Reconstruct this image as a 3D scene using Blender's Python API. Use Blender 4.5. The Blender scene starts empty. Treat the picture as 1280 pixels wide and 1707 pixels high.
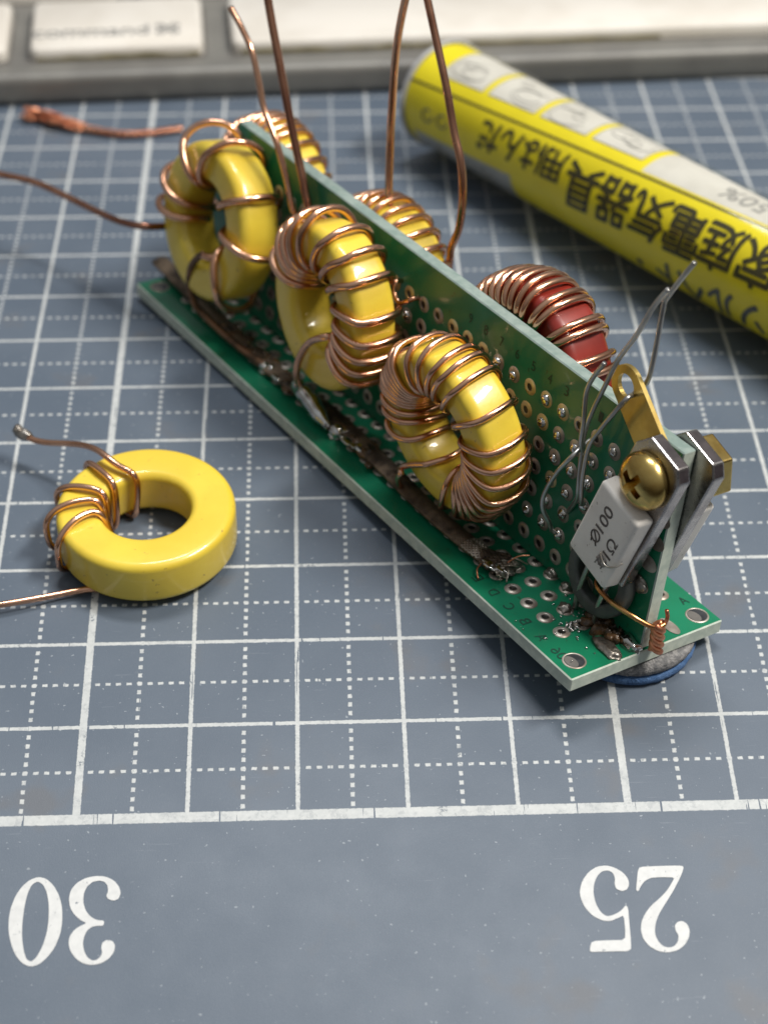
import bpy, bmesh, math, random
from mathutils import Vector, Matrix, noise

# ------------------------------------------------------------------ scene, camera, light
# One Blender unit is one centimetre.
sc = bpy.context.scene
sc.unit_settings.system = 'METRIC'
sc.unit_settings.scale_length = 0.01
C = sc.collection
rnd = random.Random(7)
R = math.radians
TAU = 2 * math.pi

cam_d = bpy.data.cameras.new('camera')
cam = bpy.data.objects.new('camera', cam_d)
C.objects.link(cam)
cam.location = (2.2567, -12.7203, 12.0893)
cam.rotation_euler = (0.9318, -0.0045, -0.0364)
cam_d.sensor_fit = 'HORIZONTAL'
cam_d.sensor_width = 36.0
cam_d.lens = 3293.88 / 1280 * 36.0
cam_d.clip_start = 0.5
cam_d.clip_end = 600
cam_d.dof.use_dof = True
cam_d.dof.focus_distance = 18.4
cam_d.dof.aperture_fstop = 0.40
sc.camera = cam

world = bpy.data.worlds.new('World')
sc.world = world
world.use_nodes = True
wn = world.node_tree
bg = wn.nodes['Background']
tc = wn.nodes.new('ShaderNodeTexCoord')
sep = wn.nodes.new('ShaderNodeSeparateXYZ')
ramp = wn.nodes.new('ShaderNodeValToRGB')
mp = wn.nodes.new('ShaderNodeMapRange')
mp.inputs['From Min'].default_value = -1
mp.inputs['From Max'].default_value = 1
wn.links.new(tc.outputs['Generated'], sep.inputs[0])
wn.links.new(sep.outputs['Z'], mp.inputs['Value'])
wn.links.new(mp.outputs[0], ramp.inputs[0])
wn.links.new(ramp.outputs[0], bg.inputs['Color'])
er = ramp.color_ramp.elements
er[0].position = 0.40; er[0].color = (0.05, 0.045, 0.04, 1)
er[1].position = 1.0; er[1].color = (0.62, 0.66, 0.70, 1)
e = er.new(0.62); e.color = (0.31, 0.31, 0.305, 1)
bg.inputs['Strength'].default_value = 0.57

def area_lamp(name, loc, target, sx, sy, power, col):
    d = bpy.data.lights.new(name, 'AREA')
    d.shape = 'RECTANGLE'; d.size = sx; d.size_y = sy
    d.energy = power; d.color = col
    o = bpy.data.objects.new(name, d)
    C.objects.link(o)
    o.location = loc
    o.rotation_euler = (Vector(target) - Vector(loc)).to_track_quat('-Z', 'Y').to_euler()
    return o

area_lamp('ceiling_lamp_near', (50.0, -9.0, 75.0), (3, 4, 0), 30, 10, 88000, (1.0, 0.955, 0.88))
area_lamp('ceiling_lamp_over', (7.0, 22.0, 92.0), (3, 4, 0), 30, 11, 37000, (0.97, 0.985, 1.0))

sc.view_settings.view_transform = 'Standard'
sc.view_settings.look = 'None'
sc.view_settings.exposure = 0.0
sc.view_settings.gamma = 1.0
sc.view_settings.use_curve_mapping = False
sc.render.engine = 'CYCLES'
sc.cycles.max_bounces = 8
sc.cycles.transparent_max_bounces = 12
sc.cycles.use_denoising = True

# ------------------------------------------------------------------ frames measured from the place
O = Vector((5.32207819, 1.35042114, -0.04221684))      # front end of the board, middle of its top face
AX = Vector((-0.53080695, 0.8472103, 0.02187883))      # along the board, away from the viewer
BX = Vector((0.84350995, 0.53063621, -0.08316357))     # across the board, to the right
NX = Vector((0.08206673, 0.02568879, 0.99629571))      # up from the board
BM = Matrix(((BX.x, AX.x, NX.x, O.x), (BX.y, AX.y, NX.y, O.y), (BX.z, AX.z, NX.z, O.z), (0, 0, 0, 1)))
BL, BW, BT, UH, UL = 8.334, 1.882, 0.151, 2.208, 7.63   # base length, width, thickness; upright height, length
VT, BO = 0.02156, -0.01236

def B(s, w, h):            # board coordinates: along, across, up
    return Vector((w, s, h))
def U(s, w, h):            # on the slightly leaning upright panel
    return Vector((BO + w * math.cos(VT) + h * math.sin(VT), s, h * math.cos(VT) - w * math.sin(VT)))

SAG, Y0 = 0.01526, 7.0703
def mat_z(y):              # the cutting mat droops over the desk edge towards the viewer
    return -SAG * max(0.0, Y0 - y) ** 2

# ------------------------------------------------------------------ materials
def mat(name):
    m = bpy.data.materials.new(name)
    m.use_nodes = True
    return m, m.node_tree, m.node_tree.nodes['Principled BSDF']

class NT:
    def __init__(s, nt): s.nt = nt
    def n(s, t, **k):
        x = s.nt.nodes.new(t)
        for a, v in k.items(): setattr(x, a, v)
        return x
    def put(s, v, sock):
        if hasattr(v, 'is_output') or isinstance(v, bpy.types.NodeSocket): s.nt.links.new(v, sock)
        else: sock.default_value = v
    def m(s, op, a, b=0.0, c=0.0):
        x = s.n('ShaderNodeMath', operation=op)
        s.put(a, x.inputs[0]); s.put(b, x.inputs[1])
        if op in ('SMOOTH_MIN', 'MULTIPLY_ADD', 'COMPARE'): s.put(c, x.inputs[2])
        return x.outputs[0]
    def mix(s, f, a, b):
        x = s.n('ShaderNodeMix', data_type='RGBA')
        s.put(f, x.inputs['Factor']); s.put(a, x.inputs['A']); s.put(b, x.inputs['B'])
        return x.outputs['Result']
    def noise(s, vec, scale, detail=3.0, rough=0.55):
        x = s.n('ShaderNodeTexNoise')
        x.inputs['Scale'].default_value = scale
        x.inputs['Detail'].default_value = detail
        x.inputs['Roughness'].default_value = rough
        if vec is not None: s.nt.links.new(vec, x.inputs['Vector'])
        return x.outputs['Fac']
    def step(s, v, lo, hi):
        x = s.n('ShaderNodeMapRange', interpolation_type='SMOOTHSTEP')
        s.put(v, x.inputs['Value'])
        x.inputs['From Min'].default_value = lo; x.inputs['From Max'].default_value = hi
        return x.outputs[0]
    def obj(s): return s.n('ShaderNodeTexCoord').outputs['Object']
    def bump(s, h, strength, dist, bsdf):
        x = s.n('ShaderNodeBump')
        x.inputs['Strength'].default_value = strength; x.inputs['Distance'].default_value = dist
        s.nt.links.new(h, x.inputs['Height']); s.nt.links.new(x.outputs[0], bsdf.inputs['Normal'])

def c4(c): return (c[0], c[1], c[2], 1)

def noisy(name, c1, c2, scale=6, rough=0.4, metal=0.0, r2=None, bump=0.0, bscale=60, coat=0.0, lo=.35, hi=.65, detail=4, bdist=.01, ior=None, speck=None, sscale=30, sth=.70):
    m, nt, b = mat(name); k = NT(nt); v = k.obj()
    f = k.step(k.noise(v, scale, detail), lo, hi)
    col = k.mix(f, c4(c1), c4(c2))
    if speck: col = k.mix(k.m('MULTIPLY', k.step(k.noise(v, sscale, 3, .6), sth, sth + .03), .7), col, c4(speck))
    k.put(col, b.inputs['Base Color'])
    b.inputs['Metallic'].default_value = metal
    if r2 is None: b.inputs['Roughness'].default_value = rough
    else:
        x = k.n('ShaderNodeMapRange'); nt.links.new(k.noise(v, scale * 2.3, 3), x.inputs['Value'])
        x.inputs['To Min'].default_value = rough; x.inputs['To Max'].default_value = r2
        nt.links.new(x.outputs[0], b.inputs['Roughness'])
    b.inputs['Coat Weight'].default_value = coat; b.inputs['Coat Roughness'].default_value = .045
    if ior: b.inputs['IOR'].default_value = ior
    if bump: k.bump(k.noise(v, bscale, 3), bump, bdist, b)
    return m

M = {}
M['copper'] = noisy('copper_enamel', (0.84, 0.48, 0.31), (0.62, 0.31, 0.185), 1.6, 0.14, 1.0, 0.27, 0.14, 9, coat=.35)
M['copper_brown'] = noisy('copper_brown_enamel', (0.55, 0.27, 0.165), (0.30, 0.125, 0.075), 2.0, 0.2, 1.0, 0.32, 0.12, 8, coat=.3)
M['copper_bare'] = noisy('bare_copper', (0.80, 0.36, 0.20), (0.55, 0.20, 0.11), 5, 0.28, 1.0, 0.45)
M['copper_burnt'] = noisy('burnt_copper', (0.12, 0.075, 0.05), (0.30, 0.16, 0.09), 4, 0.35, 0.9, 0.55)
M['copper_gold'] = noisy('gold_copper', (0.75, 0.42, 0.16), (0.45, 0.2, 0.08), 5, 0.2, 1.0, 0.35)
M['yellow'] = noisy('yellow_core_paint', (0.78, 0.585, 0.058), (0.725, 0.52, 0.045), 1.4, 0.26, 0, 0.44, 0.12, 14, coat=.5, bdist=.012, speck=(.34, .22, .05), sscale=13, sth=.68)
M['red'] = noisy('red_core_paint', (0.25, 0.024, 0.014), (0.18, 0.016, 0.010), 2, 0.28, 0, 0.4, 0.06, 6, coat=.15)
M['grey_core'] = noisy('dark_grey_core', (0.075, 0.085, 0.078), (0.045, 0.05, 0.047), 5, 0.45, 0, 0.6, 0.1, 20)
M['solder_mask'] = noisy('green_solder_mask', (0.004, 0.185, 0.09), (0.003, 0.145, 0.068), 1.2, 0.28, 0, 0.45, 0.07, 14, coat=.2, speck=(.012, .07, .03), sscale=7, sth=.67)
M['fibreglass'] = noisy('fibreglass_edge', (0.56, 0.61, 0.52), (0.44, 0.50, 0.43), 9, 0.55, 0, None, 0.15, 40)
M['upright_edge'] = noisy('green_fibreglass_edge', (0.27, 0.33, 0.30), (0.19, 0.255, 0.23), 7, 0.5, 0, None, 0.15, 40)
M['silk'] = noisy('dark_silkscreen', (0.004, 0.035, 0.022), (0.004, 0.05, 0.03), 8, 0.5)
M['pad'] = noisy('tinned_pad', (0.56, 0.51, 0.45), (0.26, 0.21, 0.17), 3, 0.32, 0.55, 0.5)
M['pad_gold'] = noisy('gold_pad', (0.74, 0.62, 0.34), (0.50, 0.39, 0.19), 3, 0.35, 0.5, 0.5)
M['hole'] = noisy('dark_hole', (0.008, 0.008, 0.008), (0.02, 0.016, 0.012), 9, 0.35)
M['hole_see'] = noisy('dark_grey_hole', (0.045, 0.05, 0.055), (0.02, 0.022, 0.025), 7, 0.4)
M['solder'] = noisy('solder', (0.74, 0.73, 0.70), (0.52, 0.50, 0.47), 4, 0.06, 1.0, 0.16, 0.2, 7, bdist=.02)
M['solder_dull'] = noisy('dull_solder', (0.40, 0.37, 0.33), (0.2, 0.17, 0.14), 9, 0.25, 0.9, 0.5, 0.5, 22, bdist=.02)
M['flux'] = noisy('brown_flux', (0.15, 0.08, 0.035), (0.03, 0.02, 0.012), 8, 0.1, 0, 0.35, 0.6, 22, bdist=.03)
M['braid'] = noisy('fluxed_braid', (0.21, 0.15, 0.10), (0.05, 0.035, 0.025), 4, 0.36, 0.6, 0.6)
M['braid_tin'] = noisy('tinned_braid', (0.68, 0.62, 0.54), (0.36, 0.30, 0.24), 6, 0.25, 0.95, 0.4)
M['steel_wire'] = noisy('tinned_wire', (0.56, 0.545, 0.52), (0.38, 0.37, 0.35), 2, 0.26, 0.95, 0.42)
M['nickel'] = noisy('nickel_tab', (0.50, 0.47, 0.45), (0.33, 0.30, 0.29), 3.5, 0.16, 1.0, 0.38, 0.15, 16)
M['dark_tab_edge'] = noisy('dark_tab_edge', (0.018, 0.012, 0.014), (0.04, 0.03, 0.032), 7, 0.5, 0.0, 0.6, 0.4, 26)
M['brass'] = noisy('brass', (0.72, 0.52, 0.18), (0.58, 0.38, 0.11), 4, 0.16, 1.0, 0.3, 0.1, 14)
M['brass_lug'] = noisy('brass_lug', (0.62, 0.46, 0.15), (0.50, 0.34, 0.10), 3, 0.28, 0.9, 0.42, 0.08, 18)
M['ceramic'] = noisy('white_ceramic', (0.86, 0.82, 0.76), (0.77, 0.725, 0.67), 3, 0.45, 0, 0.6, 0.12, 30, speck=(.42, .38, .33), sscale=22, sth=.66)
M['grey_ink'] = noisy('grey_marking_ink', (0.07, 0.055, 0.05), (0.12, 0.10, 0.09), 14, 0.5)
M['faded_ink'] = noisy('faded_marking_ink', (0.16, 0.14, 0.13), (0.36, 0.33, 0.3), 18, 0.5)
M['felt_blue'] = noisy('blue_felt', (0.045, 0.11, 0.25), (0.08, 0.16, 0.32), 14, 0.9, 0, None, 0.8, 40, bdist=.03)
M['felt_grey'] = noisy('grey_sponge', (0.30, 0.29, 0.285), (0.15, 0.15, 0.155), 20, 0.95, 0, None, 0.8, 45, bdist=.03)
M['label_yellow'] = noisy('yellow_label', (0.82, 0.68, 0.008), (0.78, 0.64, 0.007), 2, 0.4)
M['label_white'] = noisy('white_label', (0.64, 0.61, 0.56), (0.58, 0.55, 0.50), 2, 0.45)
M['label_grey'] = noisy('grey_label', (0.42, 0.42, 0.42), (0.36, 0.36, 0.37), 2, 0.45)
M['label_ink'] = noisy('dark_olive_ink', (0.035, 0.030, 0.006), (0.05, 0.042, 0.01), 5, 0.5)
M['label_ink_blue'] = noisy('blue_grey_ink', (0.06, 0.065, 0.06), (0.085, 0.09, 0.08), 5, 0.5)
M['label_line'] = noisy('grey_line_ink', (0.34, 0.33, 0.31), (0.28, 0.27, 0.26), 5, 0.5)
M['alu'] = noisy('aluminium', (0.20, 0.193, 0.175), (0.165, 0.158, 0.145), 1.5, 0.42, 0.25, 0.5, 0.05, 60)
M['alu_dark'] = noisy('dark_well', (0.13, 0.12, 0.11), (0.10, 0.095, 0.085), 3, 0.6)
M['key'] = noisy('white_key_plastic', (0.70, 0.66, 0.60), (0.63, 0.585, 0.52), 0.9, 0.42, 0, 0.5)
M['key_ink'] = noisy('grey_key_legend', (0.20, 0.195, 0.19), (0.24, 0.235, 0.22), 5, 0.5)
M['grime'] = noisy('key_grime', (0.34, 0.29, 0.14), (0.22, 0.19, 0.09), 5, 0.6)
M['desk'] = noisy('desk_laminate', (0.26, 0.21, 0.16), (0.20, 0.155, 0.115), 0.5, 0.5)
M['crumb'] = noisy('pale_crumb', (0.55, 0.52, 0.45), (0.4, 0.38, 0.3), 9, 0.5)
M['dark_bit'] = noisy('dark_speck', (0.02, 0.02, 0.02), (0.04, 0.03, 0.02), 9, 0.6)
M['smudge'] = noisy('dark_smudge', (0.078, 0.098, 0.12), (0.068, 0.088, 0.11), 3, 0.5)

def clear_plastic():
    m, nt, b = mat('clear_plastic'); k = NT(nt)
    tr = k.n('ShaderNodeBsdfTransparent'); tr.inputs[0].default_value = (0.965, 0.97, 0.95, 1)
    gl = k.n('ShaderNodeBsdfGlossy'); gl.inputs['Roughness'].default_value = 0.12
    fr = k.n('ShaderNodeLayerWeight'); fr.inputs['Blend'].default_value = 0.22
    f = k.m('ADD', k.m('MULTIPLY', k.m('POWER', fr.outputs['Facing'], 3.0), 0.45), 0.025)
    mx = k.n('ShaderNodeMixShader')
    nt.links.new(f, mx.inputs[0]); nt.links.new(tr.outputs[0], mx.inputs[1]); nt.links.new(gl.outputs[0], mx.inputs[2])
    nt.links.new(mx.outputs[0], nt.nodes['Material Output'].inputs['Surface'])
    return m
M['clear'] = clear_plastic()

WHITE = (0.60, 0.61, 0.60, 1)
def mat_print():
    """blue-grey vinyl with the worn white centimetre grid"""
    m, nt, b = mat('cutting_mat_vinyl'); k = NT(nt); v = k.obj()
    sp = k.n('ShaderNodeSeparateXYZ'); nt.links.new(v, sp.inputs[0])
    wob = k.m('MULTIPLY', k.m('SUBTRACT', k.noise(v, 38, 2), 0.5), 0.016)
    X = k.m('ADD', sp.outputs[0], wob)
    wob2 = k.m('MULTIPLY', k.m('SUBTRACT', k.noise(v, 33, 2), 0.5), 0.016)
    Y = k.m('ADD', sp.outputs[1], wob2)
    pp = lambda a, s: k.m('PINGPONG', a, s)
    lt = lambda a, w: k.m('SUBTRACT', 1.0, k.step(a, w - .005, w + .005))
    X10 = k.m('ADD', X, 50.0); Y10 = k.m('ADD', Y, 50.0)
    sx = k.m('MAXIMUM', lt(pp(X10, .5), .0195), lt(pp(X10, 2.5), .0355))
    sy = lt(pp(Y10, .5), .0195)
    up = k.step(Y, -.01, .0)
    sx = k.m('MULTIPLY', sx, up)
    sy = k.m('MULTIPLY', sy, up)
    dx = k.m('MULTIPLY', lt(pp(k.m('ADD', X10, .5), .5), .0185), lt(pp(Y10, .05), .0235))
    dy = k.m('MULTIPLY', lt(pp(k.m('ADD', Y10, .5), .5), .0155), lt(pp(X10, .05), .0245))
    dots = k.m('MULTIPLY', k.m('MAXIMUM', dx, dy), k.step(Y, .06, .08))
    bord = lt(k.m('ABSOLUTE', k.m('ADD', Y, -.0)), .052)
    ink = k.m('MAXIMUM', k.m('MAXIMUM', sx, sy), k.m('MAXIMUM', dots, bord))
    # wear: chips and thin cuts through the print
    chip = k.step(k.noise(v, 11, 6, .8), .41, .45)
    chip2 = k.step(k.noise(v, 2.2, 2), .30, .42)
    worn = k.m('MAXIMUM', chip, k.m('MULTIPLY', chip2, .8))
    mpn = k.n('ShaderNodeMapping'); nt.links.new(v, mpn.inputs[0])
    mpn.inputs['Rotation'].default_value = (0, 0, R(38)); mpn.inputs['Scale'].default_value = (14, .55, 1)
    cut = k.step(k.noise(mpn.outputs[0], 2.2, 2), .315, .33)
    ink = k.m('MULTIPLY', k.m('MULTIPLY', ink, worn), cut)
    ink = k.m('MULTIPLY', ink, k.m('ADD', .72, k.m('MULTIPLY', k.noise(v, 5, 4), .4)))
    base = k.mix(k.step(k.noise(v, .55, 4), .3, .7), (0.080, 0.105, 0.141, 1), (0.101, 0.127, 0.164, 1))
    base = k.mix(k.m('MULTIPLY', k.step(k.noise(v, 1.1, 3), .60, .74), .40), base, (0.12, 0.108, 0.10, 1))
    base = k.mix(k.m('MULTIPLY', k.step(k.noise(v, 120, 2), .55, .75), .25), base, (0.20, 0.225, 0.26, 1))
    mps = k.n('ShaderNodeMapping'); nt.links.new(v, mps.inputs[0])
    mps.inputs['Rotation'].default_value = (0, 0, R(-24)); mps.inputs['Scale'].default_value = (1.2, 22, 1)
    scr = k.step(k.noise(mps.outputs[0], 2.0, 3), .70, .74)
    base = k.mix(k.m('MULTIPLY', scr, .16), base, (0.30, 0.33, 0.37, 1))
    sm = k.m('MULTIPLY', k.step(k.noise(v, 26, 1), .75, .765), .6)
    base = k.mix(sm, base, (0.34, 0.37, 0.40, 1))
    whites = k.mix(k.noise(v, 25, 4), (0.42, 0.44, 0.44, 1), (0.60, 0.61, 0.60, 1))
    k.put(k.mix(ink, base, whites), b.inputs['Base Color'])
    rr = k.n('ShaderNodeMapRange'); nt.links.new(k.noise(v, 3, 4), rr.inputs['Value'])
    rr.inputs['To Min'].default_value = .38; rr.inputs['To Max'].default_value = .52
    nt.links.new(rr.outputs[0], b.inputs['Roughness'])
    hgt = k.m('ADD', k.m('MULTIPLY', k.noise(v, 90, 2), .5), k.m('MULTIPLY', ink, .35))
    k.bump(hgt, .32, .01, b)
    return m
M['mat'] = mat_print()

def worn_white():
    m, nt, b = mat('worn_white_print'); k = NT(nt); v = k.obj()
    chip = k.step(k.noise(v, 15, 5, .75), .30, .37)
    col = k.mix(k.noise(v, 14, 4), (0.48, 0.49, 0.49, 1), (0.68, 0.68, 0.67, 1))
    k.put(k.mix(chip, (0.12, 0.145, 0.18, 1), col), b.inputs['Base Color'])
    b.inputs['Roughness'].default_value = .5
    return m
M['print_white'] = worn_white()

# ------------------------------------------------------------------ mesh helpers
def link(name, me, mats, parent=None, smooth=True):
    if not isinstance(mats, (list, tuple)): mats = [mats]
    for x in mats: me.materials.append(x)
    if smooth:
        for p in me.polygons: p.use_smooth = True
    o = bpy.data.objects.new(name, me)
    C.objects.link(o)
    if parent: o.parent = parent
    return o

class MB:
    """collects verts and faces of ONE part"""
    def __init__(s): s.v = []; s.f = []; s.mi = []
    def add(s, vs, fs, mi=0):
        n = len(s.v); s.v += [tuple(x) for x in vs]
        s.f += [tuple(i + n for i in f) for f in fs]; s.mi += [mi] * len(fs)
    def tube(s, pts, r, sides=10, mi=0, taper=None, caps=True):
        pts = [Vector(p) for p in pts]
        n = len(pts); vs = []; fs = []
        t = (pts[1] - pts[0]).normalized()
        u = t.orthogonal().normalized()
        for i, p in enumerate(pts):
            t2 = (pts[min(i + 1, n - 1)] - pts[max(i - 1, 0)])
            if t2.length < 1e-9: t2 = t
            t2 = t2.normalized()
            u = (t.rotation_difference(t2) @ u); u = (u - t2 * u.dot(t2)).normalized(); t = t2
            w = t.cross(u)
            rr = r(i / (n - 1)) if callable(r) else r
            for j in range(sides):
                a = TAU * j / sides
                vs.append(p + (u * math.cos(a) + w * math.sin(a)) * rr)
        for i in range(n - 1):
            for j in range(sides):
                k = (j + 1) % sides
                fs.append((i * sides + j, i * sides + k, (i + 1) * sides + k, (i + 1) * sides + j))
        if caps:
            fs.append(tuple(range(sides - 1, -1, -1))); fs.append(tuple(range((n - 1) * sides, n * sides)))
        s.add(vs, fs, mi)
    def lathe(s, prof, c, ax, u, seg=64, closed=True, mi=0):
        """revolve (r, z) profile round axis ax through c; closed = profile is a loop"""
        ax = Vector(ax).normalized(); u = Vector(u); u = (u - ax * u.dot(ax)).normalized(); w = ax.cross(u); c = Vector(c)
        n = len(prof); vs = []; fs = []
        for i in range(seg):
            a = TAU * i / seg; d = u * math.cos(a) + w * math.sin(a)
            for r, z in prof: vs.append(c + d * r + ax * z)
        for i in range(seg):
            k = (i + 1) % seg
            for j in range(n if closed else n - 1):
                l = (j + 1) % n
                fs.append((i * n + j, k * n + j, k * n + l, i * n + l))
        s.add(vs, fs, mi)
    def box(s, lo, hi, mi=0, T=None):
        vs = [Vector((x, y, z)) for x in (lo[0], hi[0]) for y in (lo[1], hi[1]) for z in (lo[2], hi[2])]
        if T: vs = [T(p) for p in vs]
        s.add(vs, [(0, 1, 3, 2), (4, 6, 7, 5), (0, 4, 5, 1), (2, 3, 7, 6), (0, 2, 6, 4), (1, 5, 7, 3)], mi)
    def disc(s, c, ax, u, rx, ry, seg=20, mi=0):
        ax = Vector(ax).normalized(); u = Vector(u); u = (u - ax * u.dot(ax)).normalized(); w = ax.cross(u); c = Vector(c)
        s.add([c + u * rx * math.cos(TAU * i / seg) + w * ry * math.sin(TAU * i / seg) for i in range(seg)], [tuple(range(seg))], mi)
    def ring(s, c, ax, u, prof, seg=20, mi=0, sx=1.0, sy=1.0):
        ax = Vector(ax).normalized(); u = Vector(u); u = (u - ax * u.dot(ax)).normalized(); w = ax.cross(u); c = Vector(c)
        n = len(prof); vs = []; fs = []
        for i in range(seg):
            a = TAU * i / seg
            for r, z in prof: vs.append(c + u * r * sx * math.cos(a) + w * r * sy * math.sin(a) + ax * z)
        for i in range(seg):
            k = (i + 1) % seg
            for j in range(n - 1): fs.append((i * n + j, k * n + j, k * n + j + 1, i * n + j + 1))
        s.add(vs, fs, mi)
    def blob(s, c, rad, seed=0, amp=.25, fr=2.0, sub=3, mi=0, T=None):
        bm = bmesh.new(); bmesh.ops.create_icosphere(bm, subdivisions=sub, radius=1)
        vs = []
        for v in bm.verts:
            k = 1 + amp * noise.noise(v.co * fr + Vector((seed * 7.3, seed * 1.7, 0)))
            p = Vector((v.co.x * rad[0], v.co.y * rad[1], v.co.z * rad[2])) * k
            if T: p = T @ p
            vs.append(Vector(c) + p)
        bm.verts.index_update()
        fs = [tuple(v.index for v in f.verts) for f in bm.faces]; bm.free()
        s.add(vs, fs, mi)
    def build(s, name, mats, parent=None, smooth=True, bevel=0, bseg=2, autos=None):
        me = bpy.data.meshes.new(name)
        me.from_pydata(s.v, [], s.f)
        for p, i in zip(me.polygons, s.mi): p.material_index = i
        bm = bmesh.new(); bm.from_mesh(me)
        bmesh.ops.recalc_face_normals(bm, faces=bm.faces)
        if bevel:
            es = [e for e in bm.edges if len(e.link_faces) == 2 and e.calc_face_angle(0) > .5]
            bmesh.ops.bevel(bm, geom=es, offset=bevel, segments=bseg, affect='EDGES', profile=.6)
        bmesh.ops.recalc_face_normals(bm, faces=bm.faces)
        bm.to_mesh(me); bm.free()
        o = link(name, me, mats, parent, smooth)
        if autos:
            bmx = bmesh.new(); bmx.from_mesh(me)
            for e in bmx.edges:
                if len(e.link_faces) == 2 and e.calc_face_angle(0) > autos: e.smooth = False
            bmx.to_mesh(me); bmx.free()
        return o

def smooth_path(pts, per=8):
    """Catmull-Rom through the points"""
    P = [Vector(p) for p in pts]
    P = [P[0] * 2 - P[1]] + P + [P[-1] * 2 - P[-2]]
    out = []
    for i in range(1, len(P) - 2):
        a, b, c, d = P[i - 1:i + 3]
        for j in range(per):
            t = j / per
            out.append(.5 * ((2 * b) + (c - a) * t + (2 * a - 5 * b + 4 * c - d) * t * t + (3 * b - a - 3 * c + d) * t ** 3))
    out.append(P[-2])
    return out

def empty(name, mtx=None, loc=None):
    o = bpy.data.objects.new(name, None); C.objects.link(o)
    o.empty_display_size = .3
    if mtx is not None: o.matrix_world = mtx
    if loc is not None: o.location = loc
    return o

def tag(o, label, cat=None, group=None, kind=None):
    if label: o['label'] = label
    if cat: o['category'] = cat
    if group: o['group'] = group
    if kind: o['kind'] = kind
    return o

def text_polys(txt, bold=0.0, res=4, spacing=1.0, shear=0.0):
    """flat lettering: (verts2d, faces) at font size 1"""
    cu = bpy.data.curves.new('lettering', 'FONT')
    cu.body = txt; cu.size = 1; cu.offset = bold; cu.resolution_u = res; cu.space_character = spacing; cu.shear = shear
    ob = bpy.data.objects.new('lettering', cu); C.objects.link(ob)
    dg = bpy.context.evaluated_depsgraph_get(); dg.update()
    ev = ob.evaluated_get(dg); me = ev.to_mesh()
    vs = [(v.co.x, v.co.y) for v in me.vertices]; fs = [tuple(p.vertices) for p in me.polygons]
    ev.to_mesh_clear()
    bpy.data.objects.remove(ob); bpy.data.curves.remove(cu)
    return vs, fs
def text_box(vs):
    xs = [v[0] for v in vs]; ys = [v[1] for v in vs]
    return min(xs), min(ys), max(xs), max(ys)
def fit_text(txt, w, h, **k):
    """lettering scaled to a w x h box centred on 0"""
    vs, fs = text_polys(txt, **k); a, b, c, d = text_box(vs)
    return [((x - (a + c) / 2) * w / (c - a), (y - (b + d) / 2) * h / (d - b)) for x, y in vs], fs

# ------------------------------------------------------------------ the setting
mb = MB()
mb.box((-70, 6.9, -3.2), (80, 75, -0.22))
desk = tag(mb.build('desk', M['desk'], smooth=False, bevel=.1), None, kind='structure')

# cutting mat: one sheet bent over the desk edge
NXm, NYm = 12, 90
X0, X1, YA, YB = -16.0, 24.0, -5.2, 36.0
vs, fs = [], []
for j in range(NYm + 1):
    y = YA + (YB - YA) * j / NYm
    for i in range(NXm + 1):
        vs.append((X0 + (X1 - X0) * i / NXm, y, mat_z(y)))
top = len(vs)
vs += [(x, y, z - .2) for x, y, z in vs]
wd = NXm + 1
for j in range(NYm):
    for i in range(NXm):
        a = j * wd + i
        fs.append((a, a + 1, a + wd + 1, a + wd)); fs.append((top + a, top + a + wd, top + a + wd + 1, top + a + 1))
for j in range(NYm):
    for i in (0, NXm):
        a = j * wd + i; fs.append((a, a + wd, top + a + wd, top + a))
for i in range(NXm):
    for j in (0, NYm):
        a = j * wd + i; fs.append((a, a + 1, top + a + 1, top + a))
mb = MB(); mb.add(vs, fs)
cmat = mb.build('cutting_mat', M['mat'], autos=.5)
tag(cmat, 'blue grey cutting mat with worn white centimetre grid and printed numbers, under everything', 'cutting mat')

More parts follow.
